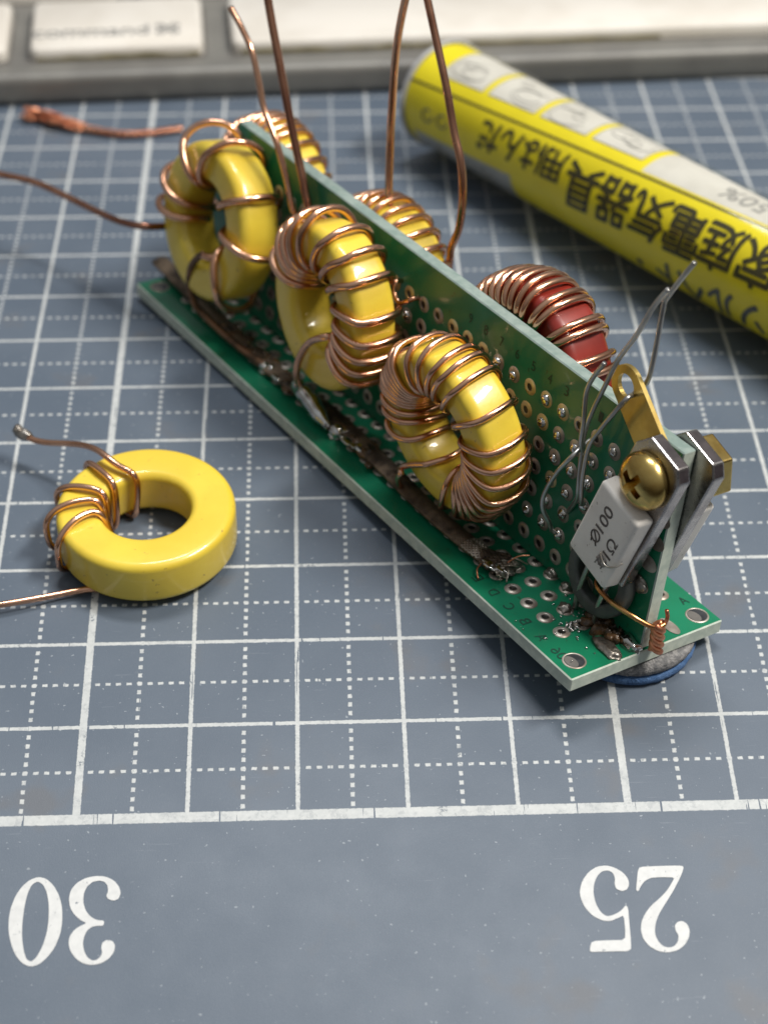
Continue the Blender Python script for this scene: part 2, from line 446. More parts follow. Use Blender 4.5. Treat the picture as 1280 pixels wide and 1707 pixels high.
DIGITS = {
  '0': [[(-0.288,-0.568), (-0.217,-0.588), (-0.148,-0.654), (-0.093,-0.750), (-0.058,-0.866), (-0.047,-1.004), (-0.056,-1.116), (-0.095,-1.238), (-0.151,-1.325), (-0.218,-1.389), (-0.289,-1.409), (-0.364,-1.374), (-0.428,-1.296), (-0.473,-1.195), (-0.504,-1.082), (-0.513,-0.957), (-0.503,-0.854), (-0.471,-0.740), (-0.420,-0.653), (-0.361,-0.596)], [(-0.290,-0.610), (-0.239,-0.646), (-0.201,-0.723), (-0.175,-0.840), (-0.166,-0.978), (-0.173,-1.102), (-0.200,-1.224), (-0.244,-1.323), (-0.287,-1.365), (-0.331,-1.337), (-0.358,-1.264), (-0.384,-1.141), (-0.392,-1.006), (-0.387,-0.858), (-0.371,-0.731), (-0.341,-0.644)]],
  '3': [[(0.295,-0.578), (0.372,-0.615), (0.423,-0.675), (0.445,-0.740), (0.430,-0.798), (0.383,-0.817), (0.334,-0.796), (0.319,-0.763), (0.333,-0.726), (0.327,-0.673), (0.298,-0.631), (0.249,-0.618), (0.191,-0.628), (0.146,-0.674), (0.123,-0.732), (0.120,-0.813), (0.144,-0.895), (0.185,-0.953), (0.235,-0.988), (0.277,-0.999), (0.309,-1.000), (0.317,-1.025), (0.306,-1.049), (0.259,-1.048), (0.212,-1.056), (0.172,-1.089), (0.150,-1.144), (0.143,-1.211), (0.158,-1.278), (0.188,-1.334), (0.231,-1.366), (0.267,-1.364), (0.302,-1.332), (0.315,-1.293), (0.303,-1.254), (0.310,-1.204), (0.350,-1.178), (0.398,-1.193), (0.422,-1.235), (0.414,-1.296), (0.371,-1.355), (0.311,-1.392), (0.239,-1.407), (0.165,-1.394), (0.095,-1.348), (0.044,-1.281), (0.020,-1.208), (0.024,-1.141), (0.062,-1.080), (0.112,-1.044), (0.165,-1.021), (0.108,-0.991), (0.052,-0.938), (0.010,-0.868), (-0.006,-0.787), (0.005,-0.705), (0.053,-0.636), (0.125,-0.591), (0.209,-0.573)]],
  '5': [[(4.736,-0.588), (4.809,-0.614), (4.874,-0.663), (4.910,-0.723), (4.914,-0.782), (4.887,-0.829), (4.843,-0.843), (4.797,-0.820), (4.785,-0.779), (4.796,-0.714), (4.782,-0.661), (4.742,-0.636), (4.686,-0.646), (4.638,-0.692), (4.603,-0.768), (4.589,-0.850), (4.599,-0.955), (4.633,-1.037), (4.682,-1.078), (4.737,-1.068), (4.793,-1.041), (4.834,-1.007), (4.859,-0.976), (4.878,-0.997), (4.873,-1.134), (4.867,-1.303), (4.858,-1.403), (4.700,-1.401), (4.573,-1.401), (4.503,-1.401), (4.506,-1.360), (4.529,-1.303), (4.690,-1.299), (4.817,-1.300), (4.830,-1.201), (4.832,-1.070), (4.776,-1.097), (4.709,-1.124), (4.636,-1.114), (4.560,-1.069), (4.499,-0.987), (4.471,-0.894), (4.471,-0.824), (4.504,-0.730), (4.567,-0.649), (4.648,-0.597)]],
  '2': [[(5.027,-0.611), (5.169,-0.607), (5.300,-0.606), (5.408,-0.609), (5.418,-0.630), (5.384,-0.706), (5.300,-0.845), (5.209,-0.971), (5.137,-1.073), (5.097,-1.163), (5.083,-1.242), (5.096,-1.309), (5.137,-1.366), (5.188,-1.381), (5.237,-1.369), (5.274,-1.325), (5.287,-1.270), (5.266,-1.224), (5.265,-1.179), (5.293,-1.145), (5.337,-1.137), (5.376,-1.165), (5.390,-1.227), (5.374,-1.294), (5.328,-1.360), (5.258,-1.408), (5.171,-1.425), (5.089,-1.409), (5.021,-1.363), (4.976,-1.295), (4.964,-1.216), (4.979,-1.137), (5.014,-1.070), (5.077,-0.991), (5.161,-0.923), (5.234,-0.855), (5.300,-0.763), (5.322,-0.722), (5.209,-0.716), (5.111,-0.720), (5.053,-0.751), (5.015,-0.797), (4.988,-0.847), (4.967,-0.837), (4.987,-0.743), (5.006,-0.649)]],
}

def chaikin(p):
    out = []
    for i in range(len(p)):
        a, b = Vector(p[i]), Vector(p[(i + 1) % len(p)])
        out += [a * .8 + b * .2, a * .2 + b * .8]
    return out
for num, xs in (('30', '30'), ('25', '25')):
    cu = bpy.data.curves.new('printed_number', 'CURVE'); cu.dimensions = '2D'; cu.fill_mode = 'FRONT'
    for ch in xs:
        for loop in DIGITS[ch]:
            pl = chaikin(loop)
            sp = cu.splines.new('POLY'); sp.points.add(len(pl) - 1); sp.use_cyclic_u = True
            for q, p in zip(sp.points, pl): q.co = (p[0], p[1], 0, 1)
    ob = bpy.data.objects.new('printed_number', cu); C.objects.link(ob)
    dg = bpy.context.evaluated_depsgraph_get(); dg.update()
    me = bpy.data.meshes.new_from_object(ob.evaluated_get(dg))
    bpy.data.objects.remove(ob)
    bm = bmesh.new(); bm.from_mesh(me)
    for k in range(-28, 5):
        y = k * .08
        bmesh.ops.bisect_plane(bm, geom=bm.verts[:] + bm.edges[:] + bm.faces[:], plane_co=(0, y, 0), plane_no=(0, 1, 0))
    for v in bm.verts: v.co.z = mat_z(v.co.y) + .004
    bmesh.ops.recalc_face_normals(bm, faces=bm.faces)
    for f in bm.faces:
        if f.normal.z < 0: f.normal_flip()
    bm.to_mesh(me); bm.free()
    link('printed_number', me, M['print_white'], cmat, smooth=False)

# ------------------------------------------------------------------ keyboard
ka = math.atan2(.72, 11.07)
KM = Matrix.Translation((-2.12, 13.29, .006)) @ Matrix.Rotation(ka, 4, 'Z')
kb = empty('keyboard', KM)
tag(kb, 'flat aluminium computer keyboard with white keys lying across the back of the mat', 'keyboard')
KH = .45
mb = MB(); mb.box((-16, 0, 0), (28, 11.4, KH))
mb.build('frame', M['alu'], kb, bevel=.14, bseg=4, autos=.6)
def key(x0, x1, y0, y1, name='key'):
    mb = MB(); n = 5; r = .13; top_z = KH + .20
    def rr(ins, z):
        out = []
        for cx, cy, a0 in ((x1 - r, y1 - r, 0), (x0 + r, y1 - r, 90), (x0 + r, y0 + r, 180), (x1 - r, y0 + r, 270)):
            for i in range(n + 1):
                a = R(a0 + 90 * i / n); out.append((cx + (r - ins) * math.cos(a), cy + (r - ins) * math.sin(a), z))
        return out
    L = [rr(0, KH + .012), rr(.0, KH + .13), rr(.015, KH + .175), rr(.05, top_z)]
    N = len(L[0]); vs = sum(L, []); fs = []
    for q in range(len(L) - 1):
        for i in range(N):
            k = (i + 1) % N; fs.append((q * N + i, q * N + k, (q + 1) * N + k, (q + 1) * N + i))
    fs.append(tuple(range((len(L) - 1) * N, len(L) * N)))
    mb.add(vs, fs)
    o = mb.build(name, M['key'], kb, autos=.9)
    # well round the key
    w = MB(); g = .055
    w.add([(x0 - g, y0 - g, KH + .004), (x1 + g, y0 - g, KH + .004), (x1 + g, y1 + g, KH + .004), (x0 - g, y1 + g, KH + .004)], [(0, 1, 2, 3)])
    w.build('key_well', M['alu_dark'], o)
    return o
y0 = .47
key(-2.6, .08, y0, y0 + 1.75)
kc = key(.40, 2.86, y0, y0 + 1.75)
tag(kc, 'white key lettered command')
ks = key(3.27, 15.2, y0, y0 + 1.75)
tag(ks, 'long blank white space bar')
for row in range(1, 4):
    for i in range(9): key(-2.9 + 2.15 * i + .5 * row, -2.9 + 2.15 * i + .5 * row + 1.85, y0 + 2.15 * row, y0 + 2.15 * row + 1.8)
for txt, cx, w, h in (('command', 1.26, 1.66, .36), ('\u2318', 2.36, .36, .38)):
    tv, tf = fit_text(txt, w, h, bold=.016)
    mb = MB(); mb.add([(cx + x, y0 + .56 + y, KH + .204) for x, y in tv], tf)
    mb.build('key_legend', M['key_ink'], kc, smooth=False)
# grime along the front edges of the keys
for o, xa, xb in ((kc, .5, 2.8), (ks, 3.4, 9.5)):
    mb = MB(); n = 60; vs = []; fs = []
    for i in range(n + 1):
        x = xa + (xb - xa) * i / n
        hh = .035 + .05 * max(0, noise.noise(Vector((x * 2.2, 3.1, 0))) + .35)
        vs += [(x, y0 - .003, KH + .02), (x, y0 - .003, KH + .02 + hh)]
        if i: a = 2 * i; fs.append((a - 2, a, a + 1, a - 1))
    mb.add(vs, fs); mb.build('grime_line', M['grime'], o)

# ------------------------------------------------------------------ solder tube
TD = Vector((math.cos(-.949), math.sin(-.949), -.004)).normalized()
TF = TD.cross(Vector((0, 0, 1))).normalized(); TE = TF.cross(TD).normalized()
T0 = Vector((3.975, 11.875, .81)); TR = .735; TLEN = 9.0
def TP(t, psi, r):
    a = R(psi - 6.1 * t)
    return T0 + TD * t + (TE * math.cos(a) + TF * math.sin(a)) * r
tube = empty('solder_tube', Matrix.Translation(T0))
tag(tube, 'clear plastic tube of solder with a yellow and white label in upside down Japanese lettering', 'solder tube')
TI = Matrix.Translation(-T0)
def tl(p): return p - T0
def patch(name, t0, t1, p0, p1, r, m, parent, nt=24, npsi=24, rounded=0):
    mb = MB(); vs = []; fs = []
    for i in range(nt + 1):
        for j in range(npsi + 1): vs.append(tl(TP(t0 + (t1 - t0) * i / nt, p0 + (p1 - p0) * j / npsi, r)))
    for i in range(nt):
        for j in range(npsi):
            a = i * (npsi + 1) + j; fs.append((a, a + 1, a + npsi + 2, a + npsi + 1))
    mb.add(vs, fs); return mb.build(name, m, parent)
lab = patch('label_sheet', .07, TLEN - .1, -180, 180, .690, M['label_yellow'], tube, 60, 96)
patch('white_panel', 4.13, TLEN - .2, -62, 53.0, .6925, M['label_white'], lab, 40, 24)
BXS = ((.50, 1.27), (1.38, 2.20), (2.31, 3.08), (3.19, 4.00))
for i, (a, b_) in enumerate(BXS):
    pn = patch('picture_panel', a, b_, -26, 41, .6925, M['label_white'], lab, 10, 16)
    # loose line drawing inside each box
    mb = MB(); rr = random.Random(i + 3)
    for q in range(3):
        t_, p_ = a + .18 + .4 * rr.random(), 2 + 26 * rr.random(); pts = []
        for s_ in range(14):
            an = s_ * .42 + rr.random() * .12
            pts.append(tl(TP(min(b_ - .06, max(a + .06, t_ + (.10 + .20 * q * .5) * math.cos(an))), p_ + (5 + 4 * q) * math.sin(an), .6955)))
        mb.tube(pts, .006, 5)
    mb.build('line_drawing', M['label_line'], pn)
patch('dark_stripe', .07, TLEN - .1, 55.8, 58.6, .6935, M['label_ink'], lab, 60, 2)
# thin dark outline of the boxes
mb = MB()
for a, b_ in BXS:
    pts = [tl(TP(a, -26 + 67 * q / 14, .694)) for q in range(15)] + [tl(TP(a + (b_ - a) * q / 8, 41, .694)) for q in range(1, 9)] + [tl(TP(b_, 41 - 67 * q / 14, .694)) for q in range(1, 15)]
    mb.tube(pts, .007, 5)
mb.build('box_outline', M['label_line'], lab)
gb = patch('grey_panel', .22, 2.20, 114, 172, .6925, M['label_grey'], lab, 20, 20)

def on_label(name, txt, tc, pc, w, h, m, parent, bold=0.0, cut=.05, r=.6955, **k):
    """lettering turned upside down and wrapped round the label (w along the tube, h round it, in cm)"""
    tv, tf = fit_text(txt, w, h, **k)
    bm = bmesh.new()
    for q, (ox, oy) in enumerate(((0, 0), (1, 0), (-1, 0), (0, 1), (0, -1)) if bold > 0 else ((0, 0),)):
        bv = [bm.verts.new((x + ox * bold, y + oy * bold, q * .0005)) for x, y in tv]
        for f in tf:
            try: bm.faces.new([bv[i] for i in f])
            except ValueError: pass
    y = -h / 2 + cut
    while y < h / 2:
        bmesh.ops.bisect_plane(bm, geom=bm.verts[:] + bm.edges[:] + bm.faces[:], plane_co=(0, y, 0), plane_no=(0, 1, 0)); y += cut
    for v in bm.verts:
        t_ = tc - v.co.x; v.co = tl(TP(t_, pc + math.degrees(v.co.y / .69), r + v.co.z))
    me = bpy.data.meshes.new(name); bm.to_mesh(me); bm.free()
    return link(name, me, m, parent, smooth=False)
for ch, t_ in (('\u5177', 3.46), ('\u5668', 4.02), ('\u6c17', 4.59), ('\u96fb', 5.15), ('\u5ead', 5.71), ('\u5bb6', 6.28)):
    on_label('label_character', ch, t_, 92.5, .55, .56, M['label_ink'], lab, bold=.013)
for ch, t_ in (('\u7528', 2.94), ('\u306f', 2.54), ('\u3093', 2.14), ('\u3060', 1.74)):
    on_label('label_character', ch, t_, 82.5, .36, .38, M['label_ink'], lab, bold=.011)
for ch, t_, w in (('\u30fb', 4.52, .08), ('\u30c8', 4.93, .22), ('\u30d8', 5.40, .40), ('\u30eb', 5.88, .40), ('\u30bd', 6.36, .36)):
    on_label('label_character', ch, t_, 147, w, .38 if ch != '\u30fb' else .1, M['label_ink_blue'], lab, bold=.016)
on_label('label_number', '50%', 5.5, 33, .66, .24, M['label_line'], lab, bold=.004)
# blurred marks that cannot be read: a few soft strokes
for t_, p_, m, par in ((.55, 88, 'label_ink_blue', lab), (.85, 88, 'label_ink_blue', lab), (.75, 128, 'label_line', gb), (1.35, 127, 'label_line', gb), (1.68, 127, 'label_line', gb)):
    mb = MB(); mb.tube([tl(TP(t_ + .10 * math.cos(x * .5), p_ + 7 * math.sin(x * .5), .6945)) for x in range(11)], .012, 5)
    mb.build('faint_mark', M[m], par)
# clear case: open-bottomed profile revolved, closed at the end
mb = MB()
prof = [(0.0, -.02), (.45, -.02), (.60, -.015), (.69, .01), (.725, .05), (TR, .11), (TR, TLEN), (.70, TLEN + .04), (0, TLEN + .04)]
mb.lathe([(r, z) for r, z in prof[1:-1]], (0, 0, 0), TD, TE, 96, closed=False)
mb.build('clear_case', M['clear'], tube)
mb = MB(); mb.lathe([(.70, .0), (.735, .02), (.738, .07), (.70, .085)], (0, 0, 0), TD, TE, 96)
mb.build('end_rim', M['label_grey'], tube)
for t_ in (.06, TLEN - .05):
    mb = MB(); mb.disc(TD * t_, TD, TE, .69, .69, 64); mb.build('end_plug', M['alu_dark'], tube)

# ------------------------------------------------------------------ stub of copper desoldering braid
def braid(name, path, width, thick, m, parent=None, n=20, r=.018, pitch=.5, fray=0.0, fray_end=0.3, seed=1, updir=Vector((0, 0, 1)), per=40):
    """flat plait of fine strands following the path; fray spreads the strands near the start"""
    P = smooth_path(path, per); L = [0.0]
    for a, b_ in zip(P, P[1:]): L.append(L[-1] + (b_ - a).length)
    rr = random.Random(seed); mb = MB(); tot = L[-1]
    for s_ in range(n):
        ph = TAU * s_ / n; dr = 1 if s_ % 2 else -1; j1, j2 = rr.uniform(-1, 1), rr.uniform(-1, 1); pts = []
        cut0 = fray and rr.uniform(0, .12)
        for i, p in enumerate(P):
            if i % 2 or (L[i] < cut0): continue
            t = (P[min(i + 1, len(P) - 1)] - P[max(i - 1, 0)]).normalized()
            sd = t.cross(updir).normalized(); up = sd.cross(t)
            a = ph + dr * TAU * L[i] / pitch
            k = 0.0
            if fray: k = max(0, 1 - L[i] / (fray_end * tot)) ** 1.5
            x = (2 / math.pi) * math.asin(math.sin(a)) * width / 2
            z = math.cos(a) * thick / 2
            wv = noise.noise(Vector((L[i] * 5, s_ * 3.3, seed))) * .5
            pts.append(p + sd * (x * (1 + k * .6) + k * fray * (j1 + wv)) + up * (z * (1 + k) + k * fray * .45 * (abs(j2) + wv * .6) + thick / 2 + r))
        if len(pts) > 3: mb.tube(pts, r, 5)
    return mb.build(name, m, parent)
bp = [(-1.80, 12.90, .03), (-1.52, 12.78, .04), (-1.17, 12.55, .05), (-.91, 12.44, .03), (-.41, 12.29, .01), (.0, 12.32, .01), (.43, 12.44, .01)]
bo = empty('copper_braid', loc=(-.7, 12.4, 0))
tag(bo, 'short stub of frayed bright copper braid lying on the mat in front of the keyboard', 'braid')
bp_ = [Vector(p) - Vector((-.7, 12.4, 0)) for p in bp]
mb = MB(); rr = random.Random(21)
fpath = smooth_path(bp_[:4], 24)
for s_ in range(34):
    pts = []; ph = rr.uniform(0, TAU); dr = rr.choice((-1, 1)); w0 = rr.uniform(.25, 1.0); z0 = rr.uniform(0, 1); i0 = rr.randint(0, 26) if s_ % 2 else rr.randint(0, 6)
    for i_ in range(i0, len(fpath), 2):
        u = i_ / (len(fpath) - 1); k = 1.0 - .45 * u
        p = fpath[i_]; t = (fpath[min(i_ + 1, len(fpath) - 1)] - fpath[max(i_ - 1, 0)]).normalized(); sd = t.cross(Vector((0, 0, 1))).normalized()
        an = ph + dr * u * 9
        nz = noise.noise(Vector((u * 9, s_ * 2.1, 4)))
        pts.append(p + sd * (.155 * k * w0 * math.sin(an) + .05 * nz * k) + Vector((0, 0, .02 + (.05 + .05 * math.cos(an)) * k * (.4 + z0) + .04 * abs(nz) * k)))
    if len(pts) > 3: mb.tube(pts, .0155, 5)
mb.build('frayed_strands', M['copper_bare'], bo)
braid('braid_tail', bp_[3:], .13, .06, M['copper_brown'], bo, n=14, r=.015, pitch=.45, seed=6)

# ------------------------------------------------------------------ ring cores and windings
def core_profile(OD, ID, H, bev, n=5):
    out = []
    ro, ri, h = OD / 2, ID / 2, H / 2
    for cx, cz, a0 in ((ro - bev, h - bev, 0), (ri + bev, h - bev, 90), (ri + bev, -h + bev, 180), (ro - bev, -h + bev, 270)):
        for i in range(n + 1):
            a = R(a0 + 90 * i / n); out.append((cx + bev * math.cos(a), cz + bev * math.sin(a)))
    return out

def winding_path(fr, OD, ID, H, wr, po, pi, pf=None, gap=.012, bulge=None, seed=0, per=9, face_sag=.0):
    """turns of wire round a ring; po / pi / pf are the angles where each turn crosses the outer near edge,
    the inner near edge and the outer far edge"""
    c, nn, e1, e2 = fr; rr = random.Random(seed)
    a_ = (OD - ID) / 4 + wr + gap + .02; b_ = H / 2 + wr + gap + .02; r0 = (OD + ID) / 4; ne = 2.5
    n = len(po); knots = []
    for i in range(n):
        stp = (po[i + 1] - po[i]) if i + 1 < n else (po[i] - po[i - 1])
        f = pf[i] if pf else po[i] - min(3, .3 * stp)
        pin = (pi[i] + pi[i - 1]) / 2 if i else pi[0] - 5
        bl = (bulge or {}).get(i, 0) + rr.uniform(0, .016)
        knots += [(135, pin, .0, 0), (225, pi[i], .0, 0), (315, po[i], bl * .35, bl), (405, f, bl * .5, 0)]
    pts = []
    for q in range(len(knots) - 1):
        t0, p0, b0, arch = knots[q]; t1, p1, b1, _ = knots[q + 1]
        if t1 < t0: t1 += 360
        for s_ in range(per):
            u = s_ / per; th = R(t0 + (t1 - t0) * u); us = u ** 1.2 if t0 == 225 else u * u * (3 - 2 * u) * .6 + u * .4
            ph = R(p0 + (p1 - p0) * us); bl = b0 + (b1 - b0) * u + arch * .75 * math.sin(math.pi * u)
            cs, sn = math.cos(th), math.sin(th)
            x = a_ * math.copysign(abs(cs) ** (2 / ne), cs); z = b_ * math.copysign(abs(sn) ** (2 / ne), sn)
            k = 1 + bl / a_ if cs > 0 else 1
            rad = r0 + (x * k)
            z *= 1 + bl * .5 / b_
            pts.append(c + (e2 * math.cos(ph) + e1 * math.sin(ph)) * rad + nn * z)
    for it in range(3):
        pts = [pts[0]] + [pts[i] * .5 + (pts[i - 1] + pts[i + 1]) * .25 for i in range(1, len(pts) - 1)] + [pts[-1]]
    return pts

def ring_frame(c, nn):
    nn = Vector(nn).normalized(); up = Vector((0, 0, 1))
    e2 = (up - nn * nn.dot(up)).normalized(); e1 = e2.cross(nn)
    if e1.dot(Vector((0, -1, 0))) < 0: e1 = -e1
    return Vector(c), nn, e1, e2

def ring_pt(fr, phi, r, z):
    c, nn, e1, e2 = fr; a = R(phi)
    return c + (e2 * math.cos(a) + e1 * math.sin(a)) * r + nn * z

def core(name, fr, OD, ID, H, bev, m, parent, label=None):
    mb = MB(); mb.lathe(core_profile(OD, ID, H, bev), fr[0], fr[1], fr[3], 96)
    o = mb.build(name, m, parent)
    if label: o['label'] = label
    return o
# loose coil on the mat
nrm = Vector((0, -2 * SAG * (Y0 - 3.33), 1)).normalized()
LO = Vector((.504, 3.33, mat_z(3.33))) + nrm * (.25 + .06)
lc = empty('toroid_inductor', Matrix.Translation(LO))
tag(lc, 'loose yellow ring coil with five open copper turns, lying flat on the mat by itself', 'coil')
e1 = Vector((1, 0, 0)); e2 = nrm.cross(e1)
lfr = (Vector((0, 0, 0)), nrm, e1, e2)       # phi 0 = away from the viewer, 90 = right
mb = MB(); mb.lathe(core_profile(1.80, .90, .50, .085), (0, 0, 0), nrm, e2, 96)
lcore = mb.build('toroid_core', M['yellow'], lc)
def lw(x, y, z): return Vector((x, y, z)) - LO
def lp(phi, r, z): return ring_pt(lfr, phi, r, z)
w_ = .034
pts = [lw(-.90, 4.66, .30), lw(-.80, 4.57, .29), lw(-.62, 4.466, .296), lw(-.25, 4.24, .43), lw(.0, 3.95, .545), lp(329, .60, .33), lp(340, .45, .31), lp(345, .40, .18), lp(340, .395, -.1), lp(335, .42, -.26),
       lp(328, .66, -.295), lp(322, .92, -.22), lp(318, .955, 0), lp(316, .93, .21), lp(315, .80, .31), lp(313, .55, .315), lp(310, .43, .26), lp(305, .395, .0), lp(300, .42, -.27),
       lp(294, .66, -.295), lp(290, .93, -.22), lp(288, .965, 0.02), lp(287, .95, .20), lp(288, .80, .30), lp(290, .55, .31), lp(288, .43, .25), lp(280, .395, 0), lp(274, .42, -.27),
       lp(268, .68, -.295), lp(263, .96, -.22), lp(261, 1.0, 0.0), lp(262, .99, .19), lp(266, .84, .305), lp(272, .58, .32), lp(272, .44, .26), lp(262, .395, 0), lp(258, .42, -.27),
       lp(250, .68, -.295), lp(244, .94, -.24), lp(241, .975, -.02), lp(242, .95, .18), lp(247, .78, .305), lp(254, .56, .315), lp(250, .44, .26), lp(240, .395, .02), lp(228, .40, -.25),
       lp(222, .60, -.29), lp(217, .80, -.295), lw(.012, 2.662, -.225), lw(-.28, 2.604, -.235), lw(-.565, 2.51, -.225), lw(-.906, 2.419, -.22), lw(-1.3, 2.35, -.23), lw(-1.8, 2.2, -.28)]
pts = smooth_path(pts, 7)
for it in range(9): pts = [pts[0]] + [pts[i] * .5 + (pts[i - 1] + pts[i + 1]) * .25 for i in range(1, len(pts) - 1)] + [pts[-1]]
mb = MB(); mb.tube(pts, w_, 12)
lwind = mb.build('wire_winding', M['copper'], lcore)
mb = MB()
mb.blob(lw(-.875, 4.635, .30), (.13, .062, .06), 3, .35, 2, 3, 0, Matrix.Rotation(R(-38), 3, 'Z'))
mb.blob(lw(-.92, 4.66, .33), (.045, .06, .06), 5, .35, 2, 3)
mb.build('solder_tip', M['solder_dull'], lwind)

# round felt pad under the front end of the board
pc = Vector((5.22, 1.98, 0)); sl = -2 * SAG * (Y0 - 1.98)
pn = Vector((0, sl, 1)).normalized()
fp = empty('felt_pad', loc=(pc.x, pc.y, mat_z(pc.y)))
tag(fp, 'round felt pad, blue below and grey above, under the front end of the green board', 'felt pad')
def padlayer(name, z0, z1, r, m):
    mb = MB(); n = 96; prof = [(0, z0), (r - .03, z0), (r, z0 + .03), (r + .004, (z0 + z1) / 2), (r, z1 - .02), (r - .03, z1), (0, z1)]
    mb.lathe([(.002, z0)] + prof[1:-1] + [(.002, z1)], (0, 0, 0), pn, (1, 0, 0), n, closed=True)
    o = mb.build(name, m, fp)
    for v in o.data.vertices:
        k = .012 * noise.noise(v.co * 14) + .008 * noise.noise(v.co * 40)
        v.co += Vector((v.co.x, v.co.y, 0)).normalized() * k * .8
        wx, wy = pc.x + v.co.x, pc.y + v.co.y; mz = mat_z(pc.y)
        base_z = mat_z(wy)                                        # the mat under this vertex
        lid = O.z - BT / NX.z - ((wx - O.x) * NX.x + (wy - O.y) * NX.y) / NX.z - .008   # underside of the board
        hgt = max(0, v.co.z + mz - base_z)
        v.co.z = base_z - mz + .004 + hgt * min(1, (lid - base_z) / .28)                # soft pad squeezed between them
    return o
padlayer('blue_layer', .006, .12, .67, M['felt_blue'])
padlayer('grey_layer', .122, .27, .655, M['felt_grey'])

# ------------------------------------------------------------------ the soldered board
bd = empty('circuit_board_assembly', BM)
tag(bd, 'two green perforated boards joined in a T with six wound ring coils soldered on', 'circuit board')

def board(name, lo, hi, edge, T=None):
    mb = MB(); mb.box(lo, hi, T=T)
    o = mb.build(name, [M['solder_mask'], edge], bd, smooth=False, bevel=.012, bseg=1)
    return o
base = board('base_board', (-BW / 2, 0, -BT), (BW / 2, BL, 0), M['fibreglass'])
for p in base.data.polygons: p.material_index = 0 if abs(p.normal.z) > .9 else 1
UHL = .012
upr = board('upright_board', (-BT / 2, .03, .004), (BT / 2, UL, UH), M['upright_edge'], T=lambda p: U(p.y + (.9 * (1 - p.z / UH) if p.y > 4 else 0), p.x, p.z))
for p in upr.data.polygons: p.material_index = 0 if abs(p.normal.x) > .9 else 1
# front end of the upright is paler, sawn fibreglass
upr.data.materials.append(M['fibreglass'])
for p in upr.data.polygons:
    if p.normal.y < -.9: p.material_index = 2

PADP = [(.040, .001), (.041, .016), (.052, .014), (.078, .009), (.086, .001)]
up_n = (U(0, -1, 0) - U(0, 0, 0)).normalized()
S0, H1 = .865, 1.7345
PM = [M['pad'], M['pad_gold'], M['hole']]
def pad_into(mb, c, ax, u, mi):
    mb.ring(c, ax, u, PADP, 20, mi); mb.disc(c + Vector(ax) * .004, ax, u, .041, .041, 14, 2)
def pad_proto(ax, u, mi):
    mb = MB(); pad_into(mb, Vector((0, 0, 0)), ax, u, mi)
    return mb.build('solder_pad', PM)
def pads(parent, spots, ax, u, mi_of, near):
    """the pads nearest the viewer are parts of their own, the rest one part"""
    rest = MB(); proto = {}
    for g, c in spots:
        mi = mi_of(*g)
        if near(*g):
            if mi not in proto: o = proto[mi] = pad_proto(ax, u, mi)
            else: o = proto[mi].copy(); C.objects.link(o)
            o.parent = parent; o.location = c
        else: pad_into(rest, c, ax, u, mi)
    tag(rest.build('more_pads', PM, parent), None, kind='stuff')
sp_u = [((k, j), U(S0 + .254 * k, -BT / 2, H1 - .254 * j)) for k in range(-1, 26) for j in range(0, 7) if not (k == -1 and j in (2, 3, 4, 5))]
pads(upr, sp_u, up_n, (0, 1, 0), lambda k, j: 1 if (k * 7 + j * 3) % 5 in (0, 1, 3) and j < 4 and k > 2 else 0, lambda k, j: k < 10 and 0 <= k and j < 6)
mb = MB()
for k in range(-1, 26):
    for j in range(0, 7): pad_into(mb, U(S0 + .254 * k, BT / 2, H1 - .254 * j), -up_n, (0, 1, 0), 1)
tag(mb.build('far_side_pads', PM, upr), None, kind='stuff')
sp_b = [((k, w), B(.60 + .254 * k, w, 0)) for k in range(0, 29) for w in (-.582, -.336, -.10, .40, .66)]
pads(base, sp_b, Vector((0, 0, 1)), (1, 0, 0), lambda k, w: 0, lambda k, w: k < 8 and w < .3 or k == 0)
# corner mounting holes
for s_, w in ((.205, -.745), (.175, .765), (BL - .2, -.73), (BL - .2, .73)):
    mb = MB(); mb.ring(B(s_, w, 0), (0, 0, 1), (1, 0, 0), [(.098, .001), (.10, .008), (.112, .008), (.118, .001)], 28, 0)
    mb.disc(B(s_, w, .003), (0, 0, 1), (1, 0, 0), .10, .10, 28, 1)
    mb.disc(B(s_ + .0, w - .035, .005), (0, 0, 1), (1, 0, 0), .055, .085, 20, 2)
    mb.build('mounting_hole', [M['pad'], M['hole_see'], M['alu_dark']], base)
# long solder lands at the front edge
for s_, w, m in ((.17, .41, 'pad'), (.19, .20, 'pad'), (.45, .17, 'solder_dull')):
    mb = MB(); mb.disc(B(s_, w, .006), (0, 0, 1), (0, 1, 0), .135, .062, 24); mb.build('long_land', M[m], base)
for s_, w, rz, sd in ((.19, -.36, (.18, .085, .05), 1), (.15, -.13, (.15, .075, .09), 2)):
    mb = MB(); mb.blob(B(s_, w, .01), (rz[1], rz[0], rz[2]), sd, .35, 2.2, 3)
    mb.build('solder_joint', M['solder' if sd == 2 else 'solder_dull'], base)
# long lands at the front end of the upright
for s_, h_ in ((.19, .66), (.145, .93), (.11, 1.19), (.10, 1.45)):
    mb = MB(); mb.disc(U(s_ + .03, -BT / 2 - .004, h_), up_n, (0, 1, 0), .13, .085, 24); mb.build('long_land', M['pad'], upr)
mb = MB(); mb.blob(U(.22, -BT / 2 - .01, .66), (.04, .12, .085), 9, .3, 2, 3); mb.build('solder_joint', M['solder_dull'], upr)
